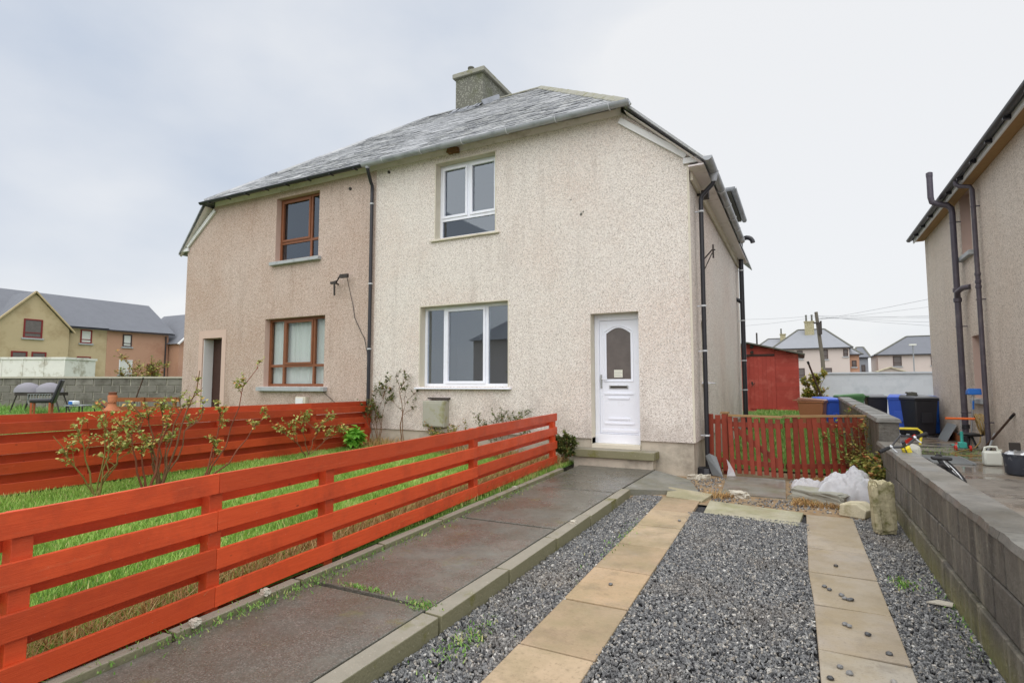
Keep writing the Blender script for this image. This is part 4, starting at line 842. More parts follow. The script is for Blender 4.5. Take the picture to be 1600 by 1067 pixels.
rail_fence('rail_fence', 'bright red horizontal-rail fence along the path, nearest the viewer', lambda y: -3.19-.0585*(y-1.375), [-.7, .3, 1.3, 2.3, 3.31, 5.78, 8.56], -1.2, 8.62, lambda y: .072+.0132*(y-1.375), .805, .122, .228, [2.3, 5.78], -.075, pw=.085)
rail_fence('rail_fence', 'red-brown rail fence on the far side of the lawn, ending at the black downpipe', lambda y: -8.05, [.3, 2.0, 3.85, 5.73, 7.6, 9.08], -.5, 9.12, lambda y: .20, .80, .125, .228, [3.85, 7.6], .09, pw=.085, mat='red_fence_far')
def picket_mesh(w, h, th=.018): return rbox('red_picket', w, th, h, .003, 'picket')
pm = picket_mesh(.085, .88)
def panel(name, label, cat, a, b, n, z0, rs, h=.92, lean=.0, brace=True, pw=.085, ztop=None, leanr=.02, skip=()):
    A, B = Vector(a), Vector(b); d = (B-A); L = d.length; ang = math.atan2(d.y, d.x); T = thing(name, label, cat, (A.x, A.y, z0), rz=ang)
    for i in range(n):
        if i in skip: continue
        x = pw/2+(L-pw)*i/(n-1); piece('picket', pm, T, (x, -.03, rs.uniform(-.012, .012)+.04), (0, lean+rs.uniform(-leanr, leanr), 0), (pw/.085, 1, h/.92*rs.uniform(.985, 1.01)))
    for zz_ in (.17, h-.16):
        m = MB(); m.box(0, L, -.018, .018, zz_, zz_+.075); m.build('cross_rail', 'red_picket', T)
    if brace: m = MB(); m.bar((.06, 0, h-.18), (L-.06, 0, .24), .03, .08, (0, 0, 1)); m.build('brace', 'red_picket', T)
    if ztop: m = MB(); m.box(-.01, L+.01, -.05, .03, h+.0, h+.03); m.build('capping', 'timber', T)
    return T
rs_ = random.Random(12)
panel('picket_gate', 'weathered red picket gate with diagonal brace beside the cream house', 'gate', (-1.03, 9.62), (-.27, 9.42), 8, .02, rs_, .92, -.035, True, .068, True, .012)
panel('picket_fence', 'red picket fence panel overgrown with creeper between gate and block wall', 'fence', (-.24, 9.52), (.86, 10.16), 11, .0, rs_, .95, -.05, False, .076, True, .04)
panel('picket_fence', 'narrow red picket infill between the black downpipe and the gate', 'fence', (-1.385, 9.76), (-1.07, 9.70), 3, .02, rs_, .95, 0, False, .088, False, .012)
gp = thing('gate_post', 'red square timber post with a small cap at the hinge side of the gate', 'post', (-1.12, 9.78, 0)); m = MB(); m.box(-1.17, -1.08, 9.75, 9.84, -.2, .97); m.build('shaft', 'red_picket', gp, bevel=.006); m = MB(); m.box(-1.19, -1.06, 9.73, 9.86, .97, 1.0); m.build('cap', 'timber', gp)

# ================================================================== BLOCK WALLS
RW = thing('block_wall', 'low dark concrete block retaining wall along the right of the driveway', 'wall', (.97, 4, -.1))
m = MB(); m.box(.90, 1.06, -2.0, 8.88, -.35, .652); m.build('mortar_core', 'grey_block', RW)
bk = [rbox('wall_block', .19, .444, .228, .008, 'block', i, .004) for i in range(4)]
for cidx, (z0, dx) in enumerate(((.425, 0), (.19, .002), (-.045, -.018), (-.28, -.022))):
    y = -2.0+(.225 if cidx % 2 else 0)-.2; i = 0
    while y < 8.85:
        L = min(.444, 8.88-y)
        if L > .08: piece('block', bk[(i*3+cidx) % 4], RW, (.975+dx+random.uniform(-.004, .004), y+L/2, z0), (0, 0, 0), (1, L/.444, 1))
        y += .4545; i += 1
y = -2.0; i = 0
while y < 8.85:
    e = min(y+1.15, 8.88); m = MB(); n = 24; top = []; bot = []
    for k in range(n+1):
        t = y+.003+(e-y-.006)*k/n; q = mnoise.noise((t*5, 1, 0))*.011+mnoise.noise((t*17, 2, 0))*.007
        bot.append((.866+q*.6, t, .656)); top.append((.876+q+abs(mnoise.noise((t*9, 4, 0)))*.012, t, .698+mnoise.noise((t*4, 9, 0))*.003))
    b0 = bot+top+[(1.10, p[1], .70) for p in top]+[(1.10, p[1], .656) for p in top]; N_ = n+1; F_ = []
    for k in range(n):
        for a_ in range(4): c_ = (a_+1) % 4; F_.append((a_*N_+k, c_*N_+k, c_*N_+k+1, a_*N_+k+1))
    F_ += [(0, N_, 2*N_, 3*N_), (n, 3*N_+n, 2*N_+n, N_+n)]
    m.add(b0, F_); m.build('coping', 'cope_concrete', RW); y = e
UW = thing('garden_wall', 'grey rendered wall stepping up behind the picket fence toward the bins', 'wall', (1.0, 12, 0))
m = MB(); m.add([(.9, 8.9, -.2), (1.13, 8.9, -.2), (1.13, 17.6, -.2), (.9, 17.6, -.2), (.9, 8.9, .94), (1.13, 8.9, .94), (1.13, 17.6, 1.05), (.9, 17.6, 1.05)], [(3, 2, 1, 0), (4, 5, 6, 7), (0, 1, 5, 4), (1, 2, 6, 5), (2, 3, 7, 6), (3, 0, 4, 7)]); m.build('wall', 'wall_block', UW)
m = MB(); m.add([(.87, 8.87, .943), (1.16, 8.87, .943), (1.16, 17.6, 1.053), (.87, 17.6, 1.053), (.89, 8.87, 1.0), (1.14, 8.87, 1.0), (1.14, 17.6, 1.11), (.89, 17.6, 1.11)], [(3, 2, 1, 0), (4, 5, 6, 7), (0, 1, 5, 4), (1, 2, 6, 5), (2, 3, 7, 6), (3, 0, 4, 7)]); m.build('coping', 'cope_concrete', UW, bevel=.01)
WW = thing('painted_wall', 'white painted block wall behind the wheelie bins', 'wall', (4, 24.2, 0))
m = MB(); m.box(.45, 9.0, 24.034, 24.3, -.3, 1.8); m.build('core', 'white_block', WW)
wb = rbox('white_block', .447, .1, .2195, .002, 'block')
for r in range(9):
    x = .45+(.225 if r % 2 else 0)
    while x < 8.9: piece('block', wb, WW, (x+.22, 24.08, -.16+r*.222), (0, 0, 0), (1, 1, 1)); x += .45
m = MB(); m.box(.4, 9.05, 23.98, 24.34, 1.84, 1.9); m.build('coping', 'white_block', WW)
# block wall across the far left garden
A = Vector((-31.5, 5.69, 0)); B = Vector((-14.9, 14.3, 0)); d = (B-A); L = d.length; ang = math.atan2(d.y, d.x)
LW = thing('block_wall', 'grey block wall with pale mortar across the back of the left garden', 'wall', A, rz=ang)
m = MB(); m.box(0, L, -.06, .12, .2, 1.66); m.build('mortar_core', 'grey_mortar', LW)
lb = rbox('grey_block', .60, .08, .232, .008, 'block', 2, .004)
for r in range(5):
    x = .3 if r % 2 else 0
    while x < L-.3: piece('block', lb, LW, (x+.31, -.05+random.uniform(-.004, .004), 1.66-.25*(r+1)+.01)); x += .635
m = MB(); m.box(-.05, L, -.13, .16, 1.662, 1.72); m.build('coping', 'grey_mortar', LW)

# ================================================================== NEIGHBOUR HOUSE ON THE RIGHT
NX = 3.25
NH = thing('buff_house', 'buff pebble-dashed house side wall with plum downpipes at the right edge', 'house', (NX, 14, .2))
Pn = lambda v, d, z: (NX+d, v, z)
ops = [(14.42, 15.22, 4.23, 5.6), (14.15, 14.9, 1.17, 2.46)]
m = MB(); wall_front(m, 7.0, 19.1, -.1, 5.72, ops, Pn); m.add([(NX, 19.1, -.1), (9, 19.1, -.1), (9, 19.1, 8.5), (NX, 19.1, 5.72)], [(0, 1, 2, 3)]); m.add([(NX, 7, -.1), (9, 7, -.1), (9, 7, 8.5), (NX, 7, 5.72)], [(0, 1, 2, 3)]); m.build('wall', 'buff_roughcast', NH)
for o in ops:
    m = MB(); reveal(m, o, Pn, .2); m.build('reveal', 'pink_render', NH); window(NH, o, Pn, .19, 'white_upvc', 'glass', [(0, 1, 0, 1, 1)]); sill(NH, o, Pn, .19, 'grey_sill', .07, .09, .11)
m = MB(); m.add([(2.98, 6.8, 5.62), (2.98, 19.35, 5.62), (9.2, 19.35, 10.4), (9.2, 6.8, 10.4)], [(0, 1, 2, 3)]); m.add([(2.98, 6.8, 5.56), (2.98, 19.35, 5.56), (9.2, 19.35, 10.34), (9.2, 6.8, 10.34)], [(3, 2, 1, 0)]); m.f += [(0, 1, 5, 4), (1, 2, 6, 5)]; m.build('roof', 'far_slate', NH)
m = MB(); m.box(3.03, NX-.003, 6.9, 19.2, 5.5, 5.55); m.build('soffit', 'timber', NH)
m = MB(); m.box(3.0, 3.03, 6.9, 19.25, 5.47, 5.57); m.build('fascia', 'white_paint', NH)
m = MB(); m.half((2.92, 19.35, 5.60), (2.92, 6.8, 5.60), .065, 8); NG = m.build('gutter', 'black_pipe', NH, smooth=True)
for i in range(11): m = MB(); m.box(2.9, 3.0, 8.9+i*.95, 8.96+i*.95, 5.5, 5.57); m.build('bracket', 'black_pipe', NG)
sy = 15.15
downpipe(NH, [(3.1, sy, .12), (3.1, sy, 5.2), (3.09, sy, 5.32), (3.02, sy, 5.40), (2.84, sy+.05, 5.47), (2.76, sy+.05, 5.53), (2.74, sy+.05, 5.64), (2.74, sy+.05, 6.12)], .06, 'plum_pipe', [(3.1, sy, 5.0), (3.1, sy, 2.7), (3.1, sy, .85)], 'soil_pipe', 'plum_pipe', wallside=(.14, 0))
for z in (3.28, 3.5, .55, .3): m = MB(); m.lathe([(.062, -.05), (.078, -.04), (.078, .04), (.062, .05)], (3.1, sy, z), 12); m.build('pipe_socket', 'black_pipe' if z < 1 else 'plum_pipe', NH, smooth=True)
m = MB(); m.tube([(3.1, sy, 3.3), (3.08, sy-.12, 3.44), (3.14, sy-.3, 3.5), (3.24, sy-.42, 3.5)], .055, 10); m.build('branch_pipe', 'plum_pipe', NH, smooth=True)
m = MB(); m.lathe([(.062, 0), (.066, .03), (.066, .1), (.03, .12)], (2.74, sy+.05, 6.1), 10); m.build('vent_cap', 'plum_pipe', NH)
dy = 13.75
downpipe(NH, [(2.92, dy+.12, 5.56), (2.92, dy+.12, 5.48), (2.97, dy+.1, 5.42), (3.12, dy, 5.36), (3.15, dy, 5.28), (3.15, dy, .2)], .042, 'plum_pipe', [(3.15, dy, 4.95), (3.15, dy, 3.1), (3.15, dy, .72)], 'downpipe', 'plum_pipe', wallside=(.1, .0))
for z in (3.45, 3.6, 3.35): m = MB(); m.lathe([(.043, -.03), (.053, -.025), (.053, .025), (.043, .03)], (3.15, dy, z), 10); m.build('pipe_socket', 'plum_pipe', NH, smooth=True)
m = MB(); m.box(3.19, NX+.02, 15.4, 17.9, -.05, .30); m.build('base_course', 'timber_rust', NH)

# ================================================================== BINS
def bin_(label, x, y, z, rz, body, lid, sc=(1, 1, 1), num=False):
    T = thing('wheelie_bin', label, 'wheelie bin', (x, y, z), rz=rz, group='wheelie bins'); T.scale = sc
    m = MB(); b0 = [(-.23, -.25), (.23, -.25), (.23, .23), (-.23, .23)]; t0 = [(-.28, -.33), (.28, -.33), (.28, .30), (-.28, .30)]
    m.add([(*p, .05) for p in b0]+[(*p, .93) for p in t0], [(3, 2, 1, 0), (4, 5, 6, 7)]+[(i, (i+1) % 4, 4+(i+1) % 4, 4+i) for i in range(4)]); m.build('body', body, T, bevel=.035, smooth=True)
    m = MB(); m.box(-.295, .295, -.35, .315, .915, .965); m.build('rim', body, T, bevel=.015)
    m = MB(); m.box(-.15, .15, -.345, -.3, .3, .6) if False else m.box(-.13, .13, -.325, -.285, .35, .62); m.build('front_panel', body, T, bevel=.01)
    m = MB(); m.add([(-.3, -.37, .968), (.3, -.37, .968), (.3, .34, .968), (-.3, .34, .968), (-.27, -.33, 1.01), (.27, -.33, 1.01), (.27, .28, 1.06), (-.27, .28, 1.06)], [(3, 2, 1, 0), (4, 5, 6, 7), (0, 1, 5, 4), (1, 2, 6, 5), (2, 3, 7, 6), (3, 0, 4, 7)]); m.build('lid', lid, T, bevel=.02, smooth=True)
    m = MB(); m.tube([(-.24, .35, .98), (-.24, .42, .98), (.24, .42, .98), (.24, .35, .98)], .016, 8); m.build('handle', body, T)
    for s in (-1, 1): m = MB(); m.lathe([(.06, -.03), (.1, -.028), (.1, .028), (.06, .03)], (s*.25, .26, .1), 14, 'x'); m.build('wheel', 'rubber', T, smooth=True)
    if num:
        cu = bpy.data.curves.new('t', 'FONT'); cu.body = '2'; cu.size = .2; cu.extrude = .002; cu.align_x = 'CENTER'; tmp = bpy.data.objects.new('t', cu)
        me = bpy.data.meshes.new_from_object(tmp); me.materials.clear(); me.materials.append(MATS['white_print']); o = link(bpy.data.objects.new('number', me), T); o.rotation_euler = (R(90+5), 0, R(90)); o.location = (.285, -.05, .60); bpy.data.objects.remove(tmp)
    return T
bin_('brown wheelie bin with pale lid standing behind the red picket fence', .25, 17.55, .03, R(78), 'bin_brown', 'bin_lid_brown')
bin_('bright blue wheelie bin half hidden behind the brown bin', .66, 18.2, .04, R(40), 'bin_blue', 'bin_blue')
bin_('green wheelie bin in front of the white painted wall', 1.24, 18.9, .13, R(-76), 'bin_green', 'bin_green')
bin_('slim black wheelie bin between the green bin and the blue bin', 1.90, 19.2, .11, R(5), 'bin_black', 'bin_lid_grey', (.88, .86, 1))
bin_('blue wheelie bin with a white number, left of the large black bin', 2.36, 18.4, .1, R(-10), 'bin_blue', 'bin_blue', (.86, .86, 1.02), True)
bin_('large black wheelie bin with a stone on its lid', 2.72, 17.95, .1, R(24), 'bin_black', 'bin_lid_grey', (1.04, 1.0, 1.02))
bin_('dark blue wheelie bin tucked behind the large black bin at the house corner', 3.02, 18.75, .09, R(15), 'bin_blue_dark', 'bin_blue_dark')
o = rock('lid_stone', 'felt', None, (2.58, 17.9, 1.2), (.22, .15, .09), 3, amt=.2); tag(o, 'small grey stone lying on the lid of the large black bin', 'stone')
# ================================================================== SHED
SH = thing('garden_shed', 'red timber garden shed with felt roof and plank door', 'shed', (-1.8, 23.3, .45))
sx0, sx1, ax, fy = -3.6, -.05, -1.78, 23.2; zE, zA, zB = 2.58, 3.02, .48
roofz = lambda x: zA-(zA-zE)*abs(x-ax)/1.75
m = MB(); m.prism([(sx0, .3), (sx1, .3), (sx1, zE-.02), (ax, zA-.02), (sx0, zE-.02)], fy+.03, fy+3.0, 'y'); m.build('carcass', 'red_shed', SH)
z = zB
while z < zA-.1:
    xr = sx1 if z+.12 < zE else ax+(sx1-ax)*(zA-z-.1)/(zA-zE)
    m = MB(); m.box(-.83, max(xr, -.8), fy-.0+.004*(int(z*10) % 2), fy+.026, z, z+.145)
    if xr > -.8: m.build('board', 'red_shed', SH)
    z += .15
for i in range(6):
    x = -1.72+i*.148; m = MB(); m.box(x, x+.144, fy-.015-.003*(i % 2), fy+.01, zB+.05, 2.5); m.build('door_plank', 'red_shed', SH)
m = MB(); m.box(-2.0, -.85, fy-.02, fy+.02, 2.52, 2.60); m.build('lintel', 'dark_wood', SH)
m = MB(); m.box(-3.0, -.85, fy, fy+.028, 2.60, zA-.2); m.build('gable_board', 'red_shed', SH)
for s in (-1, 1):
    m = MB(); m.bar((ax, fy+1.4, zA+.02), (ax+s*1.95, fy+1.4, zA+.02-(zA-zE)*1.95/1.75), 3.3, .05, (0, 0, 1)); m.build('roof_sheet', 'felt', SH)
m = MB(); m.tube([(-1.62, fy-.04, 2.9), (-1.62, fy-.12, 2.88)], .07, 10); m.tube([(-1.62, fy-.04, 2.68), (-1.62, fy-.12, 2.66)], .06, 10); m.build('lamp', 'iron', SH)
m = MB(); m.box(-1.68, -1.62, fy-.05, fy-.01, 1.45, 1.55); m.tube([(-1.66, fy-.06, 1.35), (-1.66, fy-.06, 1.4), (-1.55, fy-.06, 1.5)], .012, 6); m.build('latch', 'iron', SH)
m = MB(); m.box(-3.6, .0, fy-.35, fy+.05, .2, .46); m.build('base', 'timber', SH)
m = MB(); m.tube([(-1.5, 24.2, 2.9), (-1.5, 24.2, 3.5)], .03, 8); m.build('flue', 'iron', SH)
# ================================================================== TELEGRAPH POLE, FAR HOUSES
PO = thing('telegraph_pole', 'leaning wooden telegraph pole with fanned overhead wires beyond the red shed', 'pole', (1.9, 57.2, -.3))
m = MB(); m.tube([(1.95, 57.2, -.3), (1.8, 57.2, 3.8), (1.44, 56.8, 7.95)], [.19, .17, .14], 12); m.build('shaft', 'pole_wood', PO, smooth=True)
m = MB(); m.box(1.2, 1.75, 56.6, 57.0, 6.9, 7.0); m.box(1.55, 1.85, 56.55, 56.85, 5.9, 6.9); m.tube([(1.75, 56.7, 6.4), (1.78, 56.7, 7.1)], .08, 8); m.build('fittings', 'iron', PO)
for i, e in enumerate([(-14, 40, 7.0), (-12, 36, 5.4), (34, 50, 7.2), (30, 44, 9.6), (32, 62, 7.6), (26, 38, 4.2), (30, 40, 5.6), (20, 26, 8.4), (18, 30, 3.2)]):
    a = Vector((1.45, 56.8, 7.6-.12*(i % 4))); b = Vector(e); m = MB(); m.tube([a.lerp(b, t/8)-Vector((0, 0, .5*4*(t/8)*(1-t/8))) for t in range(9)], .012, 4); m.build('wire', 'mastic', PO)
def far_house(name, label, x0, x1, y0, y1, ezz, rx0, rx1, rzz, wm, rm, wins, chim=(), fm='far_frame_dark', gutter=True, ry=None, pane='obscure_glass'):
    T = thing(name, label, 'house', ((x0+x1)/2, y0, -.3)); ry = ry or (y0+y1)/2
    m = MB(); m.box(x0, x1, y0, y1, -.32, ezz); m.build('wall', wm, T)
    o = .35; m = MB(); m.add([(x0-o, y0-o, ezz-.05), (x1+o, y0-o, ezz-.05), (x1+o, y1+o, ezz-.05), (x0-o, y1+o, ezz-.05), (rx0, ry, rzz), (rx1, ry, rzz)], [(0, 1, 5, 4), (1, 2, 5), (2, 3, 4, 5), (3, 0, 4), (0, 3, 2, 1)]); RF = m.build('roof', rm, T)
    if gutter: m = MB(); m.box(x0-o-.05, x1+o+.05, y0-o-.1, y0-o, ezz-.14, ezz-.02); m.build('gutter', 'black_pipe', T)
    m = MB(); m.bar((rx0, ry, rzz), (rx1, ry, rzz), .3, .12); 
    for a, b in (((x0-o, y0-o, ezz-.05), (rx0, ry, rzz)), ((x1+o, y0-o, ezz-.05), (rx1, ry, rzz))): m.bar(a, b, .25, .1)
    m.build('hip_tiles', 'felt', RF)
    for (a, b, c, d_) in wins:
        m = MB(); t = .09
        for q in ((a, b, c, c+t), (a, b, d_-t, d_), (a, a+t, c+t, d_-t), (b-t, b, c+t, d_-t), (a+t, b-t, c+(d_-c)*.3, c+(d_-c)*.3+.06)): m.box(q[0], q[1], y0-.05, y0+.0-.002, q[2], q[3])
        WN = m.build('window', fm, T); m = MB(); m.box(a+t, b-t, y0-.02, y0-.004, c+t, d_-t); m.build('pane', pane, WN)
        m = MB(); m.box(a-.1, b+.1, y0-.12, y0-.003, c-.14, c-.001); m.build('sill', 'grey_sill', WN)
    for (cx, cy, cz, w_, h_, n) in chim:
        m = MB(); m.box(cx-w_, cx+w_, cy-.35, cy+.35, cz-1.2, cz+h_); m.box(cx-w_-.08, cx+w_+.08, cy-.43, cy+.43, cz+h_+.002, cz+h_+.14); K = m.build('chimney', 'sandstone', T)
        for i in range(n): m = MB(); xx = cx-w_*.6+(1.2*w_*i/max(1, n-1)); m.lathe([(.12, 0), (.1, .7), (.13, .75), (.13, .85)], (xx, cy, cz+h_+.14), 10); m.build('chimney_pot', 'felt', K)
    return T
W2 = lambda px0, px1, z0, z1, k, off: None
far_house('far_house', 'buff hip-roofed house with a two-pot chimney behind the telegraph pole', -3.0, 5.45, 80, 88, 6.05, -.1, 3.0, 8.75, 'far_buff', 'far_slate_pale', [(-.3, .35, 4.7, 5.75), (2.45, 3.15, 4.6, 5.8), (4.8, 5.3, 4.9, 5.8), (-.3, .5, 2.2, 3.5), (2.6, 3.5, 2.2, 3.5)], [(1.25, 83.0, 8.6, .55, 1.0, 2)])
far_house('far_house_wing', 'lower buff wing at the right end of the far hip-roofed house', 5.5, 6.5, 80.6, 88, 5.2, 5.0, 5.6, 6.4, 'far_pink', 'far_slate_pale', [(5.7, 6.2, 3.6, 4.4)])
far_house('far_house', 'wide buff house with grey hipped roof right of the telegraph pole', 8.9, 22, 85, 93, 5.25, 12.6, 18, 7.75, 'far_buff', 'far_slate', [(10.5, 11.4, 3.75, 5.0), (14.4, 15.2, 3.8, 5.0)])
far_house('far_house', 'small grey gabled house in the gap between the two far buff houses', 7.3, 9.2, 100, 106, 5.6, 8.0, 8.9, 7.3, 'far_slate_pale', 'far_slate', [(8.3, 8.8, 3.0, 4.4)])
far_house('far_house', 'pale house roof showing behind the left of the chimneyed far house', -7.0, .8, 97, 104, 6.5, -4.5, -1.6, 8.9, 'far_buff', 'far_slate_pale', [], [(-2.3, 99.5, 8.4, .4, 1.0, 1)])
SD = thing('playhouse', 'yellow-edged playhouse roof peeping over the white wall', 'playhouse', (7.2, 60, 0)); m = MB(); m.prism([(6.2, 2.6), (7.2, 2.95), (8.2, 2.6), (8.2, -.3), (6.2, -.3)], 60, 61.5, 'y'); m.build('wall', 'far_buff', SD); m = MB(); m.bar((6.1, 60.7, 2.58), (7.2, 60.7, 2.98), 1.9, .09); m.bar((7.2, 60.7, 2.98), (8.3, 60.7, 2.58), 1.9, .09); m.build('roof', 'quoin_stone', SD)
LP = thing('street_lamp', 'thin grey street lamp post in front of the wide far house', 'street lamp', (10.4, 70, -.3)); m = MB(); m.tube([(10.42, 70, -.3), (10.42, 70, 5.5)], .06, 8); m.build('post', 'galv', LP); m = MB(); m.box(10.1, 10.7, 69.8, 70.2, 5.45, 5.6); m.build('lantern', 'can_white', LP)

# far-left terrace: facade runs along y, facing +x
FX = -52.8
OC = thing('ochre_house', 'ochre-walled gabled house with red window frames at the far left', 'house', (FX, 22, -.3)); PK = thing('pink_house', 'pinkish terraced house joined to the far ochre house', 'house', (FX, 29, -.3))
m = MB(); m.box(FX-8, FX, 16, 26.35, -.32, 6.15); m.build('wall', 'far_ochre', OC)
m = MB(); m.prism([(18.55, -.32), (23.35, -.32), (23.35, 5.85), (20.95, 8.5), (18.55, 5.85)], FX-6, FX+.45, 'x'); m.build('gable', 'far_ochre', OC)
m = MB(); m.box(FX-8, FX, 26.36, 31.6, -.32, 6.2); m.build('wall', 'far_pink', PK)
def longroof(T, y0, y1, ridge0, ridge1):
    m = MB(); m.add([(FX+.35, y0, 6.12), (FX+.35, y1, 6.2), (FX-4, ridge1, 9.15), (FX-4, ridge0, 9.15), (FX-8.4, y0, 6.1), (FX-8.4, y1, 6.1)], [(0, 1, 2, 3), (5, 4, 3, 2), (0, 3, 4), (1, 5, 2)]); return m.build('roof', 'far_slate', T)
longroof(OC, 15.5, 26.35, 19.5, 26.35); longroof(PK, 26.35, 32.0, 26.35, 31.9)
m = MB()
for s in (-1, 1): m.add([(FX+.62, 20.95, 8.62), (FX+.62, 20.95+s*2.75, 5.62), (FX-5, 20.95+s*2.75, 5.62), (FX-5, 20.95, 8.62)], [(0, 1, 2, 3)])
m.build('gable_roof', 'far_slate', OC)
m = MB()
for s in (-1, 1): m.bar((FX+.6, 20.95, 8.6), (FX+.6, 20.95+s*2.75, 5.6), .16, .1)
m.build('barge_board', 'far_ochre', OC)
m = MB(); m.box(FX+.36, FX+.46, 23.4, 31.9, 6.02, 6.12); m.build('gutter', 'black_pipe', PK)
WG = thing('pink_house_wing', 'pink wing with pale verge at the right of the far left terrace', 'house', (FX+2, 34, -.3)); m = MB(); m.prism([(31.7, -.32), (37.5, -.32), (37.5, 5.4), (34.6, 8.4), (31.7, 5.4)], FX-6, FX+1.5, 'x'); m.build('wall', 'far_pink', WG)
m = MB()
for s in (-1, 1): m.add([(FX+1.8, 34.6, 8.5), (FX+1.8, 34.6+s*3.2, 5.2), (FX-6, 34.6+s*3.2, 5.2), (FX-6, 34.6, 8.5)], [(0, 1, 2, 3)])
m.build('roof', 'far_slate', WG); m = MB(); m.bar((FX+1.85, 34.6, 8.45), (FX+1.85, 31.4, 5.15), .2, .12); m.build('verge', 'white_paint', WG)
def side_win(T, y0, y1, z0, z1, x, fm, pane='curtain'):
    m = MB(); t = .1
    for q in ((y0, y1, z0, z0+t), (y0, y1, z1-t, z1), (y0, y0+t, z0+t, z1-t), (y1-t, y1, z0+t, z1-t), (y0+t, y1-t, z0+(z1-z0)*.25, z0+(z1-z0)*.25+.06)): m.box(x+.002, x+.05, q[0], q[1], q[2], q[3])
    WN = m.build('window', fm, T); m = MB(); m.box(x+.004, x+.02, y0+t, y1-t, z0+t, z1-t); m.build('pane', pane, WN)
    m = MB(); m.box(x+.003, x+.12, y0-.1, y1+.1, z0-.12, z0-.001); m.build('sill', 'grey_sill', WN)
for a in ((20.35, 21.55, 5.0, 6.45, FX+.45, 'far_frame_red', 'obscure_glass'), (19.7, 20.7, 2.8, 3.95, FX+.45, 'far_frame_red', 'obscure_glass'), (20.95, 21.9, 2.8, 3.95, FX+.45, 'far_frame_red', 'obscure_glass'), (24.35, 25.2, 4.85, 5.98, FX, 'far_frame_red', 'curtain'), (24.2, 25.2, 2.6, 3.75, FX, 'far_frame_red', 'curtain')): side_win(OC, *a)
for a in ((27.6, 28.35, 4.75, 5.85, FX, 'far_frame_dark', 'curtain'), (27.4, 28.5, 2.3, 3.6, FX, 'white_paint', 'curtain'), (29.75, 30.4, 2.0, 3.3, FX, 'dark_wood', 'dark_wood')): side_win(PK, *a)
m = MB(); m.tube([(FX+.1, 31.3, 5.9), (FX+.1, 31.3, 0)], .06, 8); m.build('downpipe', 'black_pipe', PK); m = MB(); m.tube([(FX+1.6, 33.2, 5.4), (FX+1.6, 33.2, 0)], .06, 8); m.build('downpipe', 'black_pipe', WG)
CT = thing('white_container', 'long peeling white container behind the far left block wall', 'container', (-37.5, 14.5, .3), rz=R(27.3)); m = MB(); m.box(-4.5, 2.5, 0, 2.2, -.5, 2.5); m.build('body', 'peeling_white', CT, bevel=.03)
m = MB(); m.box(-4.55, 2.55, -.05, 2.25, 2.5, 2.62); m.build('roof_trim', 'peeling_white', CT)
for i in range(7): m = MB(); m.box(-4.4+i*1.14, -4.34+i*1.14, -.03, 0, -.4, 2.5); m.build('rib', 'peeling_white', CT)
# house across the street, behind the viewer: it is what the lower windows mirror
OP = far_house('street_house', 'house across the street, mirrored in the lower white window', -26, -6, -30, -24, 5.4, -21, -11, 8.6, 'far_buff', 'far_slate_pale', [])

# ================================================================== SMALL THINGS IN THE NEIGHBOUR'S YARD
BI = thing('bicycle', 'small black and yellow bicycle leaning over the low block wall, handlebars showing', 'bicycle', (1.3, 7.9, .22))
hc = Vector((.985, 7.56, .815)); l = Vector((.75, 7.45, .70)); r = Vector((1.225, 7.68, .905))
m = MB(); ml = l.lerp(hc, .35); mr = r.lerp(hc, .35)
m.tube([l, l.lerp(hc, .45), hc+Vector((.03, .02, -.06)), r.lerp(hc, .45), r], .013, 8); m.tube([l.lerp(hc, .5)+Vector((0, 0, .0)), hc+Vector((-.02, 0, .07)), r.lerp(hc, .5)], .01, 6); m.build('handlebar', 'black_pipe', BI, smooth=True)
for a, b in ((l, l.lerp(hc, .42)), (r, r.lerp(hc, .42))): m = MB(); m.tube([a, b], [.021, .019], 10); m.build('grip', 'rubber', BI, smooth=True)
for a in (l.lerp(hc, .5), r.lerp(hc, .5)): m = MB(); m.tube([a, a+Vector((.03, -.05, -.035)), a+Vector((.1*(1 if a is r else -1)*0+.05, -.06, -.05))], .008, 6); m.lathe([(.02, -.012), (.024, 0), (.02, .012)], a, 10, 'x'); m.build('brake_lever', 'steel', BI)
m = MB(); st_ = Vector((1.12, 7.72, .50)); m.tube([hc, st_], .02, 8); m.build('stem', 'black_pipe', BI); 
m = MB(); m.tube([hc+Vector((.02, .0, -.06)), hc+Vector((.07, .06, -.19))], .045, 8); m.build('pad', 'yellow', BI, smooth=True)
fwc = Vector((1.32, 7.88, .46)); tdir = Vector((.86, .42, .3)).normalized()
def torus(m, c, ax, R_, r_, n=28, k=8):
    ax = Vector(ax).normalized(); u = ax.orthogonal().normalized(); w = ax.cross(u); m.tube([Vector(c)+(u*math.cos(t)+w*math.sin(t))*R_ for t in [2*math.pi*i/n for i in range(n+1)]], r_, k, caps=False)
for c in (Vector((1.36, 7.95, .43)), Vector((1.62, 8.75, .40))):
    m = MB(); torus(m, c, (.75, -.2, .65), .2, .024); WH = m.build('wheel', 'rubber', BI, smooth=True); m = MB(); torus(m, c, (.75, -.2, .65), .172, .008, 24, 5)
    u = Vector((.75, -.2, .65)).normalized().orthogonal().normalized(); w = Vector((.75, -.2, .65)).normalized().cross(u)
    for i in range(14): t = 2*math.pi*i/14; m.tube([c, c+(u*math.cos(t)+w*math.sin(t))*.17], .0025, 4)
    m.build('rim', 'steel', WH)
m = MB(); m.tube([st_, Vector((1.36, 7.95, .46))], .016, 6); m.tube([st_+Vector((-.05, .02, .02)), Vector((1.3, 7.98, .40))], .012, 6); m.build('fork', 'black_pipe', BI)
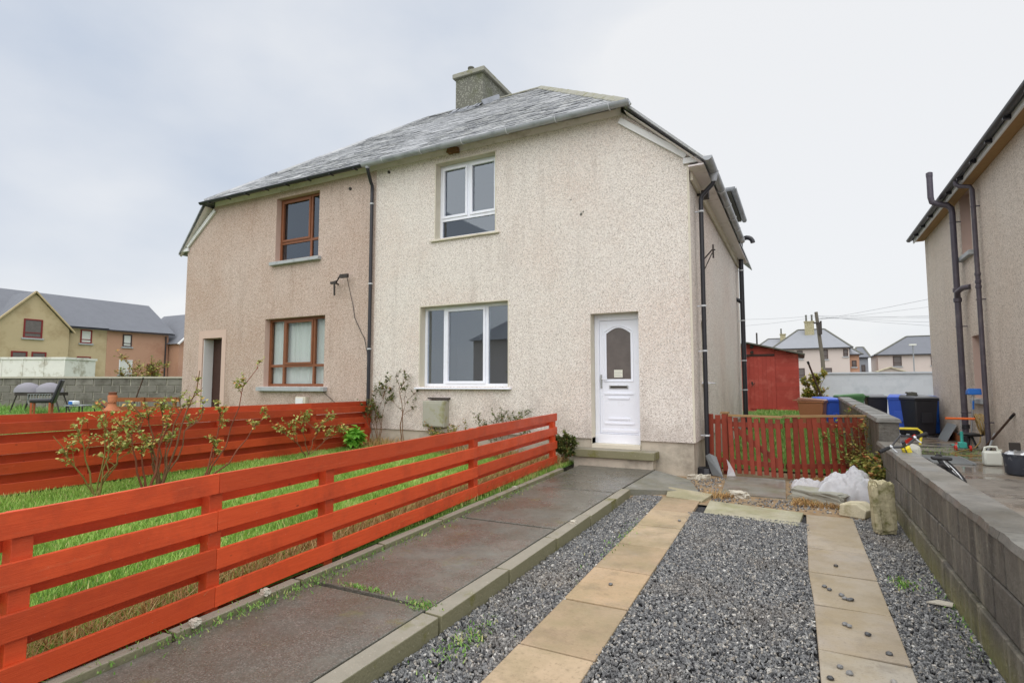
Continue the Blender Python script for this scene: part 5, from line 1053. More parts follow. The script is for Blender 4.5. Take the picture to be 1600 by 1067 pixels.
m = MB(); m.tube([st_, (1.45, 8.3, .5), (1.5, 8.45, .36), st_+Vector((.02, 0, -.1))], .018, 6); m.tube([(1.45, 8.3, .5), (1.62, 8.75, .40), (1.5, 8.45, .36)], .014, 6); m.build('frame', 'black_pipe', BI)
m = MB(); m.box(1.36, 1.56, 8.28, 8.4, .55, .59); m.build('saddle', 'plastic_black', BI, bevel=.02)
m = MB(); m.tube([hc+Vector((.0, -.01, -.02)), (1.02, 7.5, .66), (1.12, 7.66, .55), (1.3, 7.9, .5)], .006, 5); m.build('brake_cable', 'plastic_black', BI)
# toy pile beside it
TY = thing('ride_on_toy', 'white and orange plastic toy with a yellow bar behind the wall end', 'toy', (1.45, 11.3, .22))
m = MB(); m.box(1.3, 1.7, 11.1, 11.5, .23, .46); m.build('body', 'can_white', TY, bevel=.06); m = MB(); m.box(1.18, 1.38, 10.9, 11.05, .22, .42); m.build('front', 'orange', TY, bevel=.05)
m = MB(); m.tube([(1.35, 11.4, .3), (1.35, 11.4, .66), (1.4, 11.4, .71), (1.7, 11.45, .71), (1.76, 11.45, .66), (1.72, 11.4, .45)], .02, 8); m.build('bar', 'yellow', TY, smooth=True); m = MB(); m.tube([(1.5, 11.2, .5), (1.62, 11.1, .62)], .03, 8); m.build('knob', 'red_plastic', TY)
SCO = thing('kick_scooter', 'teal child scooter with orange handlebar by the plum soil pipe', 'scooter', (2.68, 13.4, .2))
m = MB(); m.tube([(2.68, 13.42, .3), (2.68, 13.42, .56)], .026, 8); m.build('column', 'teal', SCO, smooth=True); m = MB(); m.tube([(2.68, 13.42, .56), (2.68, 13.42, .80)], .012, 6); m.build('steering_tube', 'steel', SCO)
m = MB(); m.tube([(2.44, 13.4, .80), (2.9, 13.44, .80)], .022, 8); m.build('handlebar', 'orange', SCO, smooth=True)
m = MB(); m.box(2.6, 2.76, 13.38, 13.9, .245, .275); m.box(2.62, 2.74, 13.34, 13.48, .25, .36); m.build('deck', 'teal', SCO, bevel=.012)
for c in ((2.57, 13.38, .25), (2.79, 13.38, .25), (2.68, 13.9, .25)): m = MB(); m.lathe([(.02, -.02), (.055, -.018), (.055, .018), (.02, .02)], c, 14, 'x'); m.build('wheel', 'red_plastic', SCO, smooth=True)
BR = thing('broom', 'upright broom with a blue head between the two plum pipes', 'broom', (3.0, 14.3, .2)); m = MB(); m.tube([(2.99, 14.28, .22), (3.08, 14.3, 1.25)], .014, 8); m.build('handle', 'steel', BR); m = MB(); m.tube([(3.065, 14.29, .95), (3.075, 14.3, 1.12)], .02, 8); m.build('grip', 'blue_plastic', BR); m = MB(); m.prism([(14.18, 1.24), (14.42, 1.24), (14.39, 1.34), (14.22, 1.37)], 2.98, 3.2, 'x'); m.build('head', 'blue_plastic', BR, bevel=.02)
HS = thing('garden_hose', 'coiled tan garden hose hanging between the plum pipes', 'hose', (3.15, 14.2, .3))
m = MB()
for i in range(6): torus(m, (3.16-.012*i, 14.12+.01*i, .66), (1, .12*math.sin(i), .05*i), .20+.012*math.sin(i*2), .011, 20, 6)
m.build('coil', 'hose', HS, smooth=True)
m = MB(); m.tube([(3.1, 14.0, .5), (3.05, 13.9, .32), (2.9, 13.6, .235), (2.6, 13.0, .235), (2.3, 12.4, .235), (2.45, 12.1, .235), (2.75, 12.3, .235), (2.9, 12.7, .235)], .011, 6); m.build('tail', 'hose', HS, smooth=True)
FP = thing('foot_pump', 'small black foot stool pump standing under the broom', 'pump', (2.9, 14.1, .2)); m = MB(); m.lathe([(.1, 0), (.2, .02), (.21, .05), (.1, .07)], (2.95, 14.1, .42), 14); m.build('top', 'plastic_black', FP); m = MB(); m.tube([(2.88, 14.05, .2), (2.94, 14.1, .43)], .02, 6); m.tube([(3.04, 14.05, .2), (2.97, 14.1, .43)], .02, 6); m.build('legs', 'plastic_black', FP)
PL = thing('steel_prop', 'short grey metal prop leaning between the hose and the plastic can', 'prop', (2.9, 12.7, .2)); m = MB(); m.tube([(2.85, 12.6, .22), (3.12, 13.2, .55)], .018, 6); m.build('tube', 'galv', PL); m = MB(); m.box(2.80, 2.9, 12.55, 12.65, .215, .23); m.build('foot', 'galv', PL)
CN = thing('plastic_can', 'translucent white plastic jerry can on the wet concrete yard', 'can', (2.54, 10.95, .225)); m = MB(); m.box(2.43, 2.66, 10.88, 11.04, .225, .44); m.build('body', 'can_white', CN, bevel=.03, smooth=True)
m = MB(); m.tube([(2.45, 10.96, .43), (2.46, 10.96, .49), (2.52, 10.96, .505), (2.6, 10.96, .505), (2.62, 10.96, .44)], .018, 8); m.build('handle', 'can_white', CN, smooth=True); m = MB(); m.lathe([(.025, 0), (.025, .03)], (2.645, 10.96, .44), 10); m.build('cap', 'can_white', CN)
BU = thing('bucket', 'dark perforated bucket heaped with ash and foil beside the plastic can', 'bucket', (2.6, 10.0, .225)); m = MB(); m.lathe([(.13, 0), (.15, .02), (.165, .26), (.175, .262), (.175, .28), (.16, .28), (.15, .2)], (2.6, 10.0, .225), 20); m.build('pail', 'bucket_dark', BU, smooth=True)
m = MB(); m.lathe([(.165, 0), (.12, .05), (.05, .08), (.01, .085)], (2.59, 10.0, .48), 12); jm = m.build('foil', 'steel', BU); jit(jm.data, .012, 4); m = MB(); m.box(2.5, 2.62, 9.95, 9.99, .55, .66); m.build('grille', 'iron', BU, bevel=.01); m = MB(); m.tube([(2.6+.17*math.cos(t), 10+.02, .48+.04*math.sin(t)-.1*abs(math.sin(t))) for t in [math.pi*i/10 for i in range(11)]], .005, 5); m.build('bail', 'iron', BU)
SK = thing('wooden_stick', 'dark wooden stick leaning on the buff house wall', 'stick', (2.95, 13.2, .2)); m = MB(); m.tube([(2.93, 13.25, .22), (3.235, 12.5, .95)], [.02, .018], 8); m.build('shaft', 'stick', SK, smooth=True); m = MB(); m.tube([(3.2, 12.59, .865), (3.235, 12.5, .95)], .022, 8); m.build('grip', 'rubber', SK)
GR = thing('metal_grating', 'flat grey metal grating lying on the yard behind the bicycle', 'grating', (1.95, 11.4, .22)); 
for i in range(16): m = MB(); m.box(1.62, 2.3, 10.9+i*.06, 10.92+i*.06, .226, .25); m.build('bar', 'galv', GR)
for x0_ in (1.59, 2.303): m = MB(); m.box(x0_, x0_+.027, 10.88, 11.85, .226, .252); m.build('side_bar', 'galv', GR)
BD = thing('grey_board', 'grey board propped at the foot of the buff house near the bins', 'board', (3.15, 17.2, .1)); m = MB(); m.add([(2.98, 16.4, .12), (3.2, 16.5, .50), (3.2, 17.4, .50), (2.98, 17.3, .12)], [(0, 1, 2, 3)]); m.add([(3.0, 16.4, .12), (3.22, 16.5, .50), (3.22, 17.4, .50), (3.0, 17.3, .12)], [(3, 2, 1, 0)]); m.f += [(0, 1, 5, 4), (1, 2, 6, 5), (2, 3, 7, 6), (3, 0, 4, 7)]; m.build('panel', 'galv', BD)
# stones, rubbish and slate by the gate
sv = thing('broken_post', 'upright broken mossy concrete post stump against the low wall', 'stump', (.69, 6.62, 0)); o = rock('stump', 'sandstone', sv, (-.01, .04, .245), (.165, .15, .49), 2, amt=.09, rot=(0, -.03, R(20))); o = rock('rib', 'sandstone', sv, (-.085, -.02, .24), (.06, .11, .46), 5, amt=.1, rot=(0, -.06, R(10)))
qb = thing('cut_stone', 'pale wedge-shaped cut stone block beside the mossy stump', 'stone', (.50, 7.35, 0)); m = MB(); m.prism([(-.13, 0), (.13, 0), (.15, .09), (.05, .15), (-.12, .13)], -.14, .14, 'y'); qm = m.build('block', 'quoin_stone', qb, bevel=.012); qm.parent = qb; qm.location = (0, 0, 0); qb.rotation_euler = (0, 0, R(-25)); 
for v in qm.data.vertices: v.co += Vector((.50, 7.35, 0))
ms = thing('mossy_slab', 'low mossy stone slab lying under the polythene sheet', 'stone', (.16, 7.98, 0)); o = rock('slab', 'cope_moss', ms, (0, 0, .07), (.62, .3, .16), 7, amt=.12, rot=(0, 0, R(-22)))
def sheet_blob(name, label, c, sx_, sy_, sz_, seed, folds):
    T = thing(name, label, 'plastic sheet', c); bm = bmesh.new(); bmesh.ops.create_grid(bm, x_segments=70, y_segments=70, size=1)
    for v in bm.verts:
        x, y = v.co.x, v.co.y; q = Vector((x*1.3+seed, y*1.3, seed*.7)); rr = x*x+y*y
        ed = max(0, 1-max(abs(x), abs(y))**2.5)**.6; h = ed*(.74+.36*mnoise.noise(q*1.1)+.22*abs(mnoise.noise(q*2.2))+.12*abs(mnoise.noise(q*4.2))+.04*abs(mnoise.noise(q*9)))
        if folds: h += ed*.6*max(0, mnoise.noise(Vector((x*1.1+3, y*.6, seed))))
        w = 1+.22*mnoise.noise(q*1.8)
        v.co = Vector((x*sx_*w, y*sy_*w, h*sz_+.0))
    me = bpy.data.meshes.new(name); bm.to_mesh(me); bm.free(); me.materials.append(MATS['polythene']); me.polygons.foreach_set('use_smooth', [True]*len(me.polygons)); link(bpy.data.objects.new('sheet', me), T); return T
sheet_blob('polythene_sheet', 'large crumpled white polythene sheet heaped beside the picket fence', (.47, 8.2, .01), .34, .30, .40, 1.3, True)
sheet_blob('polythene_sheet', 'small clear polythene bundle left of the big white sheet', (.03, 8.65, .005), .2, .17, .19, 6.1, False)
SLT = thing('roof_slate', 'loose grey roof slate leaning on the picket infill', 'slate', (-1.27, 9.35, 0)); m = MB(); m.add([(-1.30, 9.42, .02), (-1.12, 9.30, .015), (-1.24, 9.50, .30), (-1.35, 9.52, .34), (-1.41, 9.52, .30)], [(0, 1, 2, 3, 4)]); m.add([(-1.30, 9.435, .02), (-1.12, 9.315, .015), (-1.24, 9.515, .30), (-1.35, 9.535, .34), (-1.41, 9.535, .30)], [(4, 3, 2, 1, 0)]); m.f += [(i, (i+1) % 5, 5+(i+1) % 5, 5+i) for i in range(5)]; m.build('plate', 'slate_piece', SLT)
WP = thing('plastic_scrap', 'torn scrap of white plastic hanging at the bottom of the gate infill', 'scrap', (-1.0, 9.4, 0)); m = MB(); m.add([(-1.09, 9.52, .27), (-1.06, 9.46, .15), (-1.08, 9.42, .02), (-.95, 9.40, .03), (-.98, 9.47, .10), (-1.05, 9.52, .22)], [(0, 1, 5), (1, 4, 5), (1, 2, 4), (2, 3, 4)]); m.build('sheet', 'polythene', WP)
for i, (x, y_, s_, lab) in enumerate(((-1.5, 9.0, .10, 'white chalky rubble lump at the foot of the house corner'), (-1.36, 9.12, .08, 'small pale rubble lump beside the loose slate'), (-.75, 7.82, .12, 'flat pale stone on the bare soil before the gate'))):
    o = rock('rubble', 'grey_mortar', None, (x, y_, .03), (s_*1.6, s_, s_*.7), 11+i, amt=.3); tag(o, lab, 'stone', 'loose rubble')
pf = thing('paper_scrap', 'pale flat scrap of slate lying on the gravel near the wall', 'scrap', (.78, 4.75, zg(4.75)+.02)); m = MB(); m.prism([(.70, 4.74), (.84, 4.72), (.86, 4.80), (.78, 4.82)], zg(4.75)+.018, zg(4.75)+.026); m.build('piece', 'grey_mortar', pf)
rsg = random.Random(31)
pebble = [None]*3
for i in range(3):
    bm = bmesh.new(); bmesh.ops.create_icosphere(bm, subdivisions=2, radius=.017)
    for v in bm.verts: v.co += mnoise.noise_vector(v.co*60+Vector((i*9, 0, 0)))*.005; v.co.z *= .65
    pebble[i] = bpy.data.meshes.new('pebble'); bm.to_mesh(pebble[i]); bm.free(); pebble[i].materials.append(MATS['gravel_stone'])
for i, (x, y_) in enumerate(((.2, 5.3), (.1, 4.75), (.13, 4.7), (.2, 4.62), (.215, 4.56), (.24, 4.55), (.255, 4.56), (.19, 4.1), (.21, 4.08), (.3, 4.0), (.38, 3.78), (.13, 3.5), (.17, 3.45), (.36, 3.45), (.35, 3.38), (.46, 3.4), (.08, 3.35), (-1.3, 4.1), (-1.2, 6.2))):
    o = link(bpy.data.objects.new('pebble', pebble[i % 3])); o.location = (x, y_, zg(y_)+.027); o.rotation_euler = (0, 0, rsg.random()*6); tag(o, 'single dark gravel stone lying on top of a driveway paving slab', 'stone', 'stones on the slabs')

# ================================================================== LEFT GARDEN THINGS
CHR = thing('dining_chair', 'black leather dining chair with orange wooden legs on the left lawn', 'chair', (-19.4, 8.1, .50), rz=R(238))
m = MB(); m.box(-.24, .26, -.24, .24, .42, .54); m.build('seat', 'leather', CHR, bevel=.04, smooth=True); m = MB(); m.add([(-.27, -.23, .40), (-.18, -.23, .40), (-.18, .23, .40), (-.27, .23, .40), (-.46, -.23, 1.08), (-.39, -.23, 1.10), (-.39, .23, 1.10), (-.46, .23, 1.08)], [(3, 2, 1, 0), (4, 5, 6, 7), (0, 1, 5, 4), (1, 2, 6, 5), (2, 3, 7, 6), (3, 0, 4, 7)]); m.build('backrest', 'leather', CHR, bevel=.03, smooth=True)
for x, y_ in ((.21, -.2), (.21, .2), (-.2, -.2), (-.2, .2)): m = MB(); m.bar((x, y_, 0), (x, y_, .43), .05, .05, (0, 1, 0)); m.build('leg', 'chair_leg', CHR)
BQ = thing('barbecue', 'barbecue under a grey cover on thin legs behind the leather chair', 'barbecue', (-21.6, 8.9, .52), rz=R(27))
m = MB(); m.box(-.55, .75, -.25, .25, .58, .68); m.build('tray', 'iron', BQ)
for c in (-.35, .35): m = MB(); m.lathe([(.40, 0), (.38, .12), (.27, .24), (.1, .30), (.01, .31)], (c, 0, .68), 16); cv = m.build('cover', 'cover_grey', BQ, smooth=True); cv.scale = (1, .7, 1)
m = MB()
for i in range(9): m.box(-.1+i*.09, -.085+i*.09, -.28, -.26, .35, .62)
for z in (.35, .48, .62): m.box(-.1, .64, -.29, -.275, z, z+.015)
m.build('basket', 'galv', BQ)
for x, y_ in ((-.6, -.2), (-.55, .2), (.8, -.2), (.75, .2)): m = MB(); m.tube([(x*.85, y_, .62), (x*1.15, y_*1.2, 0)], .02, 6); m.build('leg', 'iron', BQ)
TB = thing('garden_table', 'low metal table with a blue packet beside the leather chair', 'table', (-18.2, 8.55, .48), rz=R(20)); m = MB(); m.box(-.35, .25, -.25, .25, .36, .39); m.build('top', 'galv', TB)
for x, y_ in ((-.3, -.2), (.2, -.2), (-.3, .2), (.2, .2)): m = MB(); m.tube([(x, y_, 0), (x, y_, .36)], .015, 6); m.build('leg', 'iron', TB)
PKT = thing('blue_packet', 'pale blue plastic packet on the low metal table', 'packet', (-18.25, 8.4, .872)); m = MB(); m.box(-18.42, -18.1, 8.28, 8.45, .872, .99); m.build('bag', 'blue_plastic' if False else 'white_block', PKT, bevel=.04); m = MB(); m.box(-18.36, -18.16, 8.272, 8.279, .89, .97); m.build('label_print', 'blue_plastic', PKT)
DKC = thing('folded_deckchair', 'folded red-brown deckchair lying by the low table', 'deckchair', (-17.4, 8.9, .46)); m = MB(); m.bar((-17.8, 8.8, .95), (-17.2, 9.0, .5), .35, .04); m.build('canvas', 'timber_rust', DKC); m = MB(); m.bar((-17.75, 8.7, .98), (-17.15, 8.95, .47), .04, .05); m.build('frame', 'iron', DKC)
CHM = thing('garden_ornament', 'orange-brown bottle-necked garden ornament behind the far rail fence', 'ornament', (-14.35, 7.35, .38)); m = MB(); m.lathe([(.16, 0), (.26, .12), (.27, .3), (.2, .45), (.1, .55), (.08, .62), (.1, .8), (.085, .82)], (-14.35, 7.35, .38), 16); om = m.build('pot', 'orange_wrap', CHM, smooth=True); m = MB(); m.lathe([(.082, 0), (.09, .12), (.075, .14), (.085, .26), (.05, .27)], (-14.35, 7.35, 1.0), 12); m.build('neck', 'rust_bark', CHM, smooth=True)
TF = thing('low_timber_fence', 'low rust-brown timber rail fence beside the left end of the tan house', 'fence', (-14.6, 8.2, .38), rz=R(27))
for z in (.42, .64): m = MB(); m.box(-.9, .9, -.02, .02, z, z+.1); m.build('rail', 'timber_rust', TF)
for x in (-.8, 0, .8): m = MB(); m.box(x-.04, x+.04, -.06, -.021, 0, .75); m.build('post', 'timber_rust', TF)
TR = thing('old_tyre', 'black tyre leaning behind the far rail fence', 'tyre', (-8.42, 3.55, .2)); m = MB(); torus(m, (-8.40, 3.58, .42), (1, .12, .15), .25, .075, 32, 10); m.build('casing', 'rubber', TR, smooth=True); m = MB(); m.lathe([(.17, -.02), (.175, .02), (.06, .03)], (-8.41, 3.58, .42), 18, 'x'); m.build('hub', 'iron', TR)
for i, (px_, p) in enumerate((('a', (-48, 47, 22)), ('b', (-44, 46, 18.5)))):
    g_ = thing('gull', ('higher' if i == 0 else 'lower')+' of two small dark birds flying in the left sky', 'bird', p, rz=R(20+30*i)); m = MB(); m.tube([(-.28, 0, 0), (-.1, 0, .02), (.12, 0, .02), (.26, 0, .03), (.34, 0, .02)], [.02, .07, .075, .045, .012], 8); m.build('body', 'iron', g_, smooth=True)
    for s in (-1, 1): m = MB(); m.add([(-.08, s*.04, .03), (.1, s*.04, .03), (.12, s*.4, .16), (0, s*.38, .16), (.0, s*.78, .06)], [(0, 1, 2, 3), (3, 2, 4)]); m.build('wing', 'iron', g_)

# ================================================================== PLANTS
def shrub(name, label, base, stems, leafmat_, bark, seed, leaf=(.05, .035), dens=16, lr=(.45, 1), twig=5, r0=.012, cat='shrub', group=None, branch=2, tw=(.15, .38), jitter=.05):
    """stems: list of end points relative to the base"""
    T = thing(name, label, cat, base, group=group); rs = random.Random(seed); S = MB(); Lf = MB(); o = Vector(base)
    def limb(a, b, r, depth):
        n = 6; pts = []
        for i in range(n+1):
            t = i/n; p = a.lerp(b, t)+Vector((rs.uniform(-1, 1), rs.uniform(-1, 1), rs.uniform(-.4, .4)))*jitter*(b-a).length*(.25+t)*(0 if i == 0 else 1); pts.append(p)
        S.tube(pts, [r*(1-.65*i/n) for i in range(n+1)], 5, caps=False)
        if depth < branch:
            for k in range(twig):
                t = rs.uniform(lr[0], 1); i = min(int(t*n), n-1); q = pts[i].lerp(pts[i+1], t*n-i); dd = ((b-a).normalized()*rs.uniform(.5, 1)+Vector((rs.uniform(-1, 1), rs.uniform(-1, 1), rs.uniform(-.2, .7)))*.9).normalized()
                limb(q, q+dd*rs.uniform(*tw)*(.6 if depth else 1), r*.5, depth+1)
        if depth:
            for k in range(dens):
                t = rs.uniform(.25, 1.0); i = min(int(t*n), n-1); q = pts[i].lerp(pts[i+1], t*n-i); dr_ = Vector((rs.uniform(-1, 1), rs.uniform(-1, 1), rs.uniform(-.5, .8)))
                s = rs.uniform(.55, 1.25); Lf.leaf(q, dr_, (rs.uniform(-.4, .4), rs.uniform(-.4, .4), 1), leaf[0]*s, leaf[1]*s, min(.999, rs.random()))
    for e in stems:
        st0 = o+Vector((rs.uniform(-1, 1), rs.uniform(-1, 1), 0))*.03; limb(st0, o+Vector(e), r0*rs.uniform(.8, 1.2), 0)
    S.build('stems', bark, T, smooth=True, auto=False)
    if Lf.f: Lf.build('leaves', leafmat_, T)
    return T
shrub('rose_bush', 'leafy rose bush with yellowing leaves nearest the left edge, between the rail fences', (-7.3, 3.62, .15), [(-.1, -.42, .72), (-.05, -.2, .85), (0, .05, 1.0), (0, .25, .92), (-.05, .42, .7), (.1, .12, .6), (0, .3, .55)], 'rose_leaf', 'bark_green', 3, (.05, .036), 4, (.5, 1), 4, .011, tw=(.08, .26))
shrub('rose_bush', 'tall bare-stemmed rose bush with tufts of leaves in the middle of the lawn', (-7.25, 4.32, .16), [(0, -.35, 1.05), (-.05, -.15, .95), (0, .0, 1.1), (0, .22, 1.15), (.05, .38, 1.45), (0, .5, 1.0), (0, .12, .7), (.05, -.2, .6)], 'rose_leaf', 'bark', 8, (.052, .036), 4, (.65, 1), 4, .014, tw=(.06, .22))
shrub('rose_bush', 'thin rose with two long leaning canes beside the tall rose bush', (-6.75, 4.55, .15), [(-.1, .32, .95), (-.1, .75, 1.5), (0, .2, .5), (-.05, .95, .85)], 'rose_leaf', 'rust_bark', 15, (.05, .036), 6, (.7, 1), 4, .012, tw=(.06, .2))
shrub('rose_bush', 'young rose with a reddish stem at the near side of the lawn', (-6.9, 3.95, .15), [(.0, -.08, .6), (0, .2, .8), (0, -.3, .85)], 'rose_leaf', 'rust_bark', 19, (.06, .045), 4, (.75, 1), 3, .016, tw=(.06, .2))
shrub('rose_bush', 'small pale rose scrambling on the middle of the far rail fence', (-7.75, 7.15, .16), [(0, -.1, .5), (0, .25, .62), (.05, -.4, .42), (.05, .5, .4)], 'rose_leaf', 'bark', 23, (.06, .045), 6, (.6, 1), 4, .01)
shrub('climbing_rose', 'thin dark-leaved rose against the cream wall near the end of the far fence', (-7.72, 8.95, .18), [(-.1, .0, .9), (.05, .1, 1.15), (-.25, 0, .8), (.2, .1, 1.25), (-.35, -.05, .65)], 'dark_leaf', 'bark', 27, (.06, .045), 7, (.45, 1), 4, .009)
shrub('sapling', 'single tall thin sapling against the cream wall left of the meter box', (-7.15, 8.98, .18), [(-.04, .05, 1.35), (.06, .05, 1.0)], 'dark_leaf', 'bark', 29, (.05, .04), 5, (.6, 1), 4, .012)
shrub('leafy_plant', 'bright green leafy plant by the end of the far rail fence', (-7.75, 8.3, .17), [(.1*math.cos(t), .1*math.sin(t), .28) for t in range(7)], 'bright_leaf', 'bark_green', 33, (.17, .11), 5, (.2, 1), 2, .008, 'plant', tw=(.06, .14))
shrub('corner_shrub', 'small green shrub at the end of the near red fence beside the step', (-3.6, 8.85, .12), [(.12*math.cos(t*1.1), .08*math.sin(t*1.1), .3+.05*(t % 3)) for t in range(7)], 'dark_leaf', 'bark', 37, (.045, .035), 16, (.2, 1), 5, .006, tw=(.08, .2))
shrub('border_shrub', 'dry twiggy border plant under the cream wall behind the near fence', (-4.9, 8.95, .12), [(.35, 0, .75), (.1, 0, .85), (-.3, 0, .6), (.6, -.05, .5), (-.1, -.1, .5)], 'dark_leaf', 'bark', 41, (.04, .03), 8, (.3, 1), 5, .006)
shrub('border_shrub', 'low brown herb growing under the cream wall left of the near fence post', (-6.0, 8.9, .12), [(.25*math.cos(t), .1*math.sin(t), .3) for t in range(6)], 'ivy_leaf', 'bark', 43, (.045, .03), 10, (.2, 1), 4, .005)
shrub('creeper', 'tangled creeper with red and yellow leaves climbing the picket fence at the wall', (.78, 9.95, .0), [(-.05, .0, 1.0), (-.25, -.03, .98), (-.42, -.1, .9), (.05, -.1, .85), (-.1, -.15, .6), (-.32, -.16, .5), (-.5, -.2, .7), (.1, -.2, .45), (-.15, -.1, 1.02)], 'ivy_leaf', 'bark', 47, (.05, .038), 3, (.15, 1), 4, .008, 'creeper', tw=(.1, .3))
shrub('weed_clump', 'leafy green weeds at the foot of the wall behind the broken stump', (.8, 8.5, .0), [(.12*math.cos(t*1.3), .25*math.sin(t*1.3), .22+.1*(t % 3)) for t in range(8)], 'ivy_leaf', 'bark_green', 51, (.07, .05), 8, (.2, 1), 4, .006, 'weeds', tw=(.08, .2))
shrub('golden_bush', 'golden green bush between the red shed and the white wall', (.42, 22.6, .4), [(.3*math.cos(t*1.25), .25*math.sin(t*1.25), .95+.25*math.sin(t*2.2)+(.3 if t % 3 == 0 else 0)) for t in range(9)], 'bush_leaf', 'bark', 53, (.09, .07), 12, (.15, 1), 6, .02, 'bush', tw=(.15, .34))
LS = thing('leaning_pole', 'dark pole leaning against the golden bush above the blue bin', 'pole', (.75, 19.6, .1)); m = MB(); m.tube([(.85, 19.6, .1), (.21, 19.3, 2.15)], .028, 8); m.build('shaft', 'stick', LS, smooth=True); m = MB(); m.tube([(.235, 19.31, 2.07), (.21, 19.3, 2.15)], .034, 8); m.build('tip', 'rubber', LS)
shrub('bare_bush', 'bare twiggy bush in front of the far pink house', (-44, 24.4, .3), [(1.2*math.cos(t), 1.2*math.sin(t), 2.2+.6*math.sin(3*t)) for t in range(9)], 'ivy_leaf', 'bark', 57, (.2, .16), 3, (.3, 1), 6, .05, 'bush', tw=(.5, 1.1))
shrub('dark_hedge_bush', 'dark green bush against the far left block wall by the tan house', (-17.2, 12.2, .5), [(.7*math.cos(t*1.3), .7*math.sin(t*1.3), .8) for t in range(8)], 'dark_leaf', 'bark', 59, (.12, .09), 14, (.1, 1), 6, .015, 'bush', tw=(.2, .5))
gl_ = thing('garden_cane', 'bent dark cane standing in grass before the far block wall', 'cane', (-18.6, 10.2, .5)); m = MB(); m.tube([(-18.75, 10.1, .5), (-18.6, 10.2, 1.0), (-18.45, 10.3, 1.62)], .02, 6); m.build('stick', 'stick', gl_); m = MB(); m.tube([(-18.46, 10.3, 1.6), (-18.44, 10.3, 1.66)], .026, 6); m.build('tip', 'iron', gl_)

# ================================================================== GRASS (uncountable)
def rnd(n, x0, x1, y0, y1, zf, seed, dz=0):
    r_ = np.random.RandomState(seed); x = x0+(x1-x0)*r_.rand(n); y = y0+(y1-y0)*r_.rand(n); return x, y, np.array([zf(a, b) for a, b in zip(x, y)])+dz, r_
x, y, z, r_ = rnd(150000, -8.05, -3.3, .2, 9.15, lawn_z, 1)
keep = x < -3.30-.031*(y-1.5); x, y, z = x[keep], y[keep], z[keep]
patch = np.array([mnoise.noise((a*1.7, b*1.7, 3)) for a, b in zip(x, y)])
edge = np.clip(1-np.abs(x+3.45)/.25, 0, 1)
tone = np.clip(.40+.5*patch+.5*r_.rand(len(x))-.22+edge*.45*r_.rand(len(x)), 0, .999); tone[r_.rand(len(x)) < .07] = .98
o = numpy_blades('lawn_grass', np.stack([x, y, z-.01], 1), .035+.04*r_.rand(len(x))+.03*np.clip(patch, 0, 1)+edge*.05*r_.rand(len(x)), .006+.004*r_.rand(len(x)), .9, 'grass', 2, tone=tone); tag(o, 'short bright green lawn grass between the two red rail fences', 'grass', kind='stuff')
x, y, z, r_ = rnd(60000, -26, -8.3, 2, 14, nb_z, 5); patch = np.array([mnoise.noise((a*.8, b*.8, 9)) for a, b in zip(x, y)]); keep = patch > -.35; x, y, z, patch = x[keep], y[keep], z[keep], patch[keep]
near_wall = np.clip(1-np.abs((y-5.69)-(x+31.5)*.5187)/2.6, 0, 1)
o = numpy_blades('rough_grass', np.stack([x, y, z-.02], 1), .06+.10*r_.rand(len(x))*np.clip(.4+patch*1.6, .2, 1.3)+near_wall*.28*r_.rand(len(x))*np.clip(patch+.4, 0, 1), .014+.012*r_.rand(len(x)), 1.1, 'rough_grass', 6, tone=np.clip(.35+.4*patch+.3*r_.rand(len(x)), 0, .999)); tag(o, 'rough long grass of the neighbouring garden on the left', 'grass', kind='stuff')
x, y, z, r_ = rnd(16000, -3.7, -3.28, 1.0, 8.5, lambda a, b: .06+.0125*(b-1.4)*.8, 8); x = x-.0585*(y-1.375)*.75
o = numpy_blades('verge_grass', np.stack([x, y, z-.01], 1), .03+.13*r_.rand(len(x))**3+.02, .005+.004*r_.rand(len(x)), 1.6, 'dead_grass', 9, tone=np.clip(r_.rand(len(x))*1.05, 0, .999)); tag(o, 'dry straggling grass along the foot of the near red fence', 'grass', kind='stuff')
x, y, z, r_ = rnd(15000, -1.2, .85, 7.6, 9.9, lambda a, b: .0, 10)
dn = np.array([mnoise.noise((a*1.3+4, b*1.3, 1)) for a, b in zip(x, y)])+.9*np.clip(1-np.hypot((x-.05)/.55, (y-8.0)/.55), 0, 1); keep = (dn > .12) & ~((x < -.2) & (y > 7.85)); x, y, z = x[keep], y[keep], z[keep]
o = numpy_blades('dead_grass', np.stack([x, y, z], 1), .02+.06*r_.rand(len(x)), .006+.004*r_.rand(len(x)), 2.5, 'dead_grass', 11); tag(o, 'straw-coloured dead grass on the bare ground before the gate', 'grass', kind='stuff')
x, y, z, r_ = rnd(26000, -1.45, .88, 10.4, 22.8, rear_z, 12)
o = numpy_blades('rear_grass', np.stack([x, y, z-.01], 1), .04+.09*r_.rand(len(x)), .009+.006*r_.rand(len(x)), 1.0, 'rough_grass', 13); tag(o, 'green grass of the rear garden behind the picket gate', 'grass', kind='stuff')
x, y, z, r_ = rnd(4500, -7.9, -3.6, 8.6, 9.14, lawn_z, 14)
o = numpy_blades('border_weeds', np.stack([x, y, z], 1), .05+.2*r_.rand(len(x))**2, .008+.006*r_.rand(len(x)), 1.2, 'dead_grass', 15, tone=np.clip(.3+.75*r_.rand(len(x)), 0, .999)); tag(o, 'weedy border strip at the foot of the cream wall', 'weeds', kind='stuff')
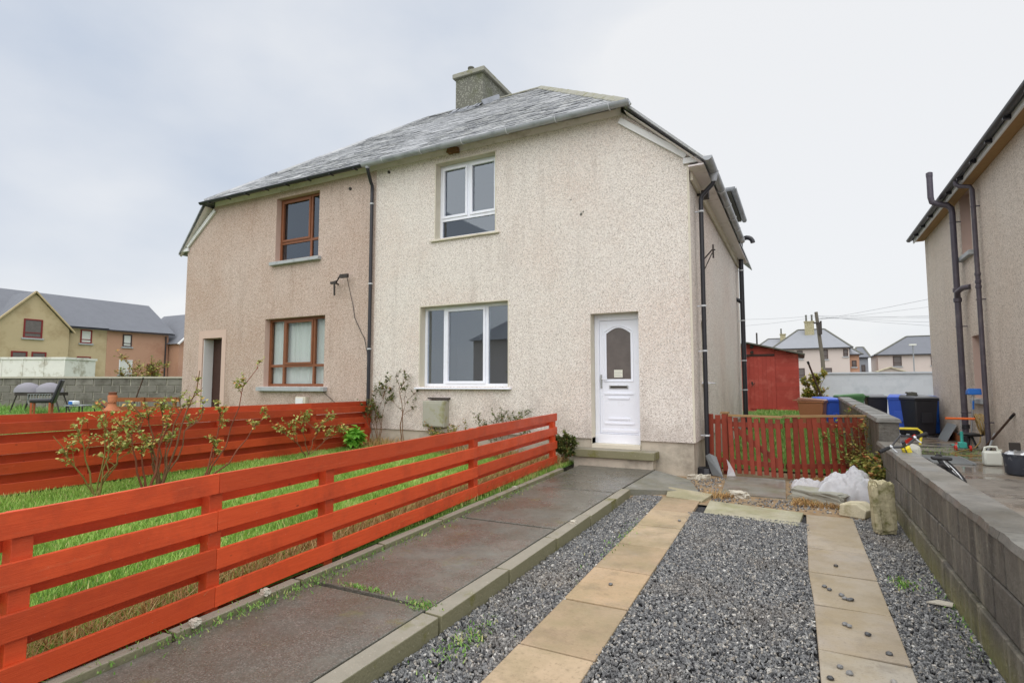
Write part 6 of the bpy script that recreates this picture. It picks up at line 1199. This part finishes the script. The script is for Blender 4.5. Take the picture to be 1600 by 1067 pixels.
# tufts of moss in the joints of path and drive
P_ = []
r_ = np.random.RandomState(16)
for (cx, cy, zz_, rx, ry, n) in ((-3.2, 4.0, .06, .05, 1.6, 500), (-3.12, 2.6, .045, .05, .5, 500), (-3.3, 6.2, .085, .06, .5, 500), (-2.22, 3.0, .045, .06, .04, 160), (-2.75, 3.05, .045, .12, .02, 160), (-1.80, 2.9, -.05, .05, .2, 260), (-1.58, 5.6, -.02, .05, .8, 200), (.62, 5.1, -.02, .04, .08, 160), (.83, 4.6, -.03, .04, .4, 120), (1.95, 12.6, .235, .4, .7, 700), (2.7, 12.9, .22, .3, .6, 600)):
    P_.append(np.stack([cx+rx*r_.randn(n), cy+ry*r_.randn(n), np.full(n, zz_)], 1))
P_ = np.concatenate(P_); o = numpy_blades('moss_tufts', P_, .008+.016*r_.rand(len(P_)), .006+.005*r_.rand(len(P_)), 1.8, 'rough_grass', 17); tag(o, 'small moss and weed tufts in the joints of the path and gravel', 'moss', kind='stuff')

# ================================================================== SMALL MARKS
for (x_, z_, r0_) in ((-3.36, 4.46, .022), (-3.32, 4.50, .013), (-3.55, 4.75, .012)):
    m = MB(); m.prism([(x_+r0_*math.cos(t*1.05)*(1+.3*math.sin(t*2.3)), z_+r0_*1.3*math.sin(t*1.05)) for t in range(6)], YF-.036, YF-.028, 'y'); m.build('wall_scar', 'felt', CREAM)
o = rock('mud_nest', 'bark', None, (-6.05, YF-.07, 6.14), (.24, .09, .10), 21, amt=.25); tag(o, 'brown mud nest stuck under the grey gutter above the upper white window', 'nest')
for i, (x_, y_, lab) in enumerate(((-3.16, 2.12, 'white shell-like stone on the left kerb nearest the viewer'), (-3.19, 2.62, 'second white stone along the left kerb by the red fence'), (-3.30, 6.45, 'white stone on the left kerb about halfway to the house'), (-2.06, 5.3, 'white stone on the right kerb beside the gravel'))):
    o = rock('white_stone', 'grey_mortar', None, (x_, y_, zg(y_)+(.15 if x_ < -3 else .115)), (.055, .045, .035), 30+i, amt=.2); tag(o, lab, 'stone', 'white stones on the kerbs')
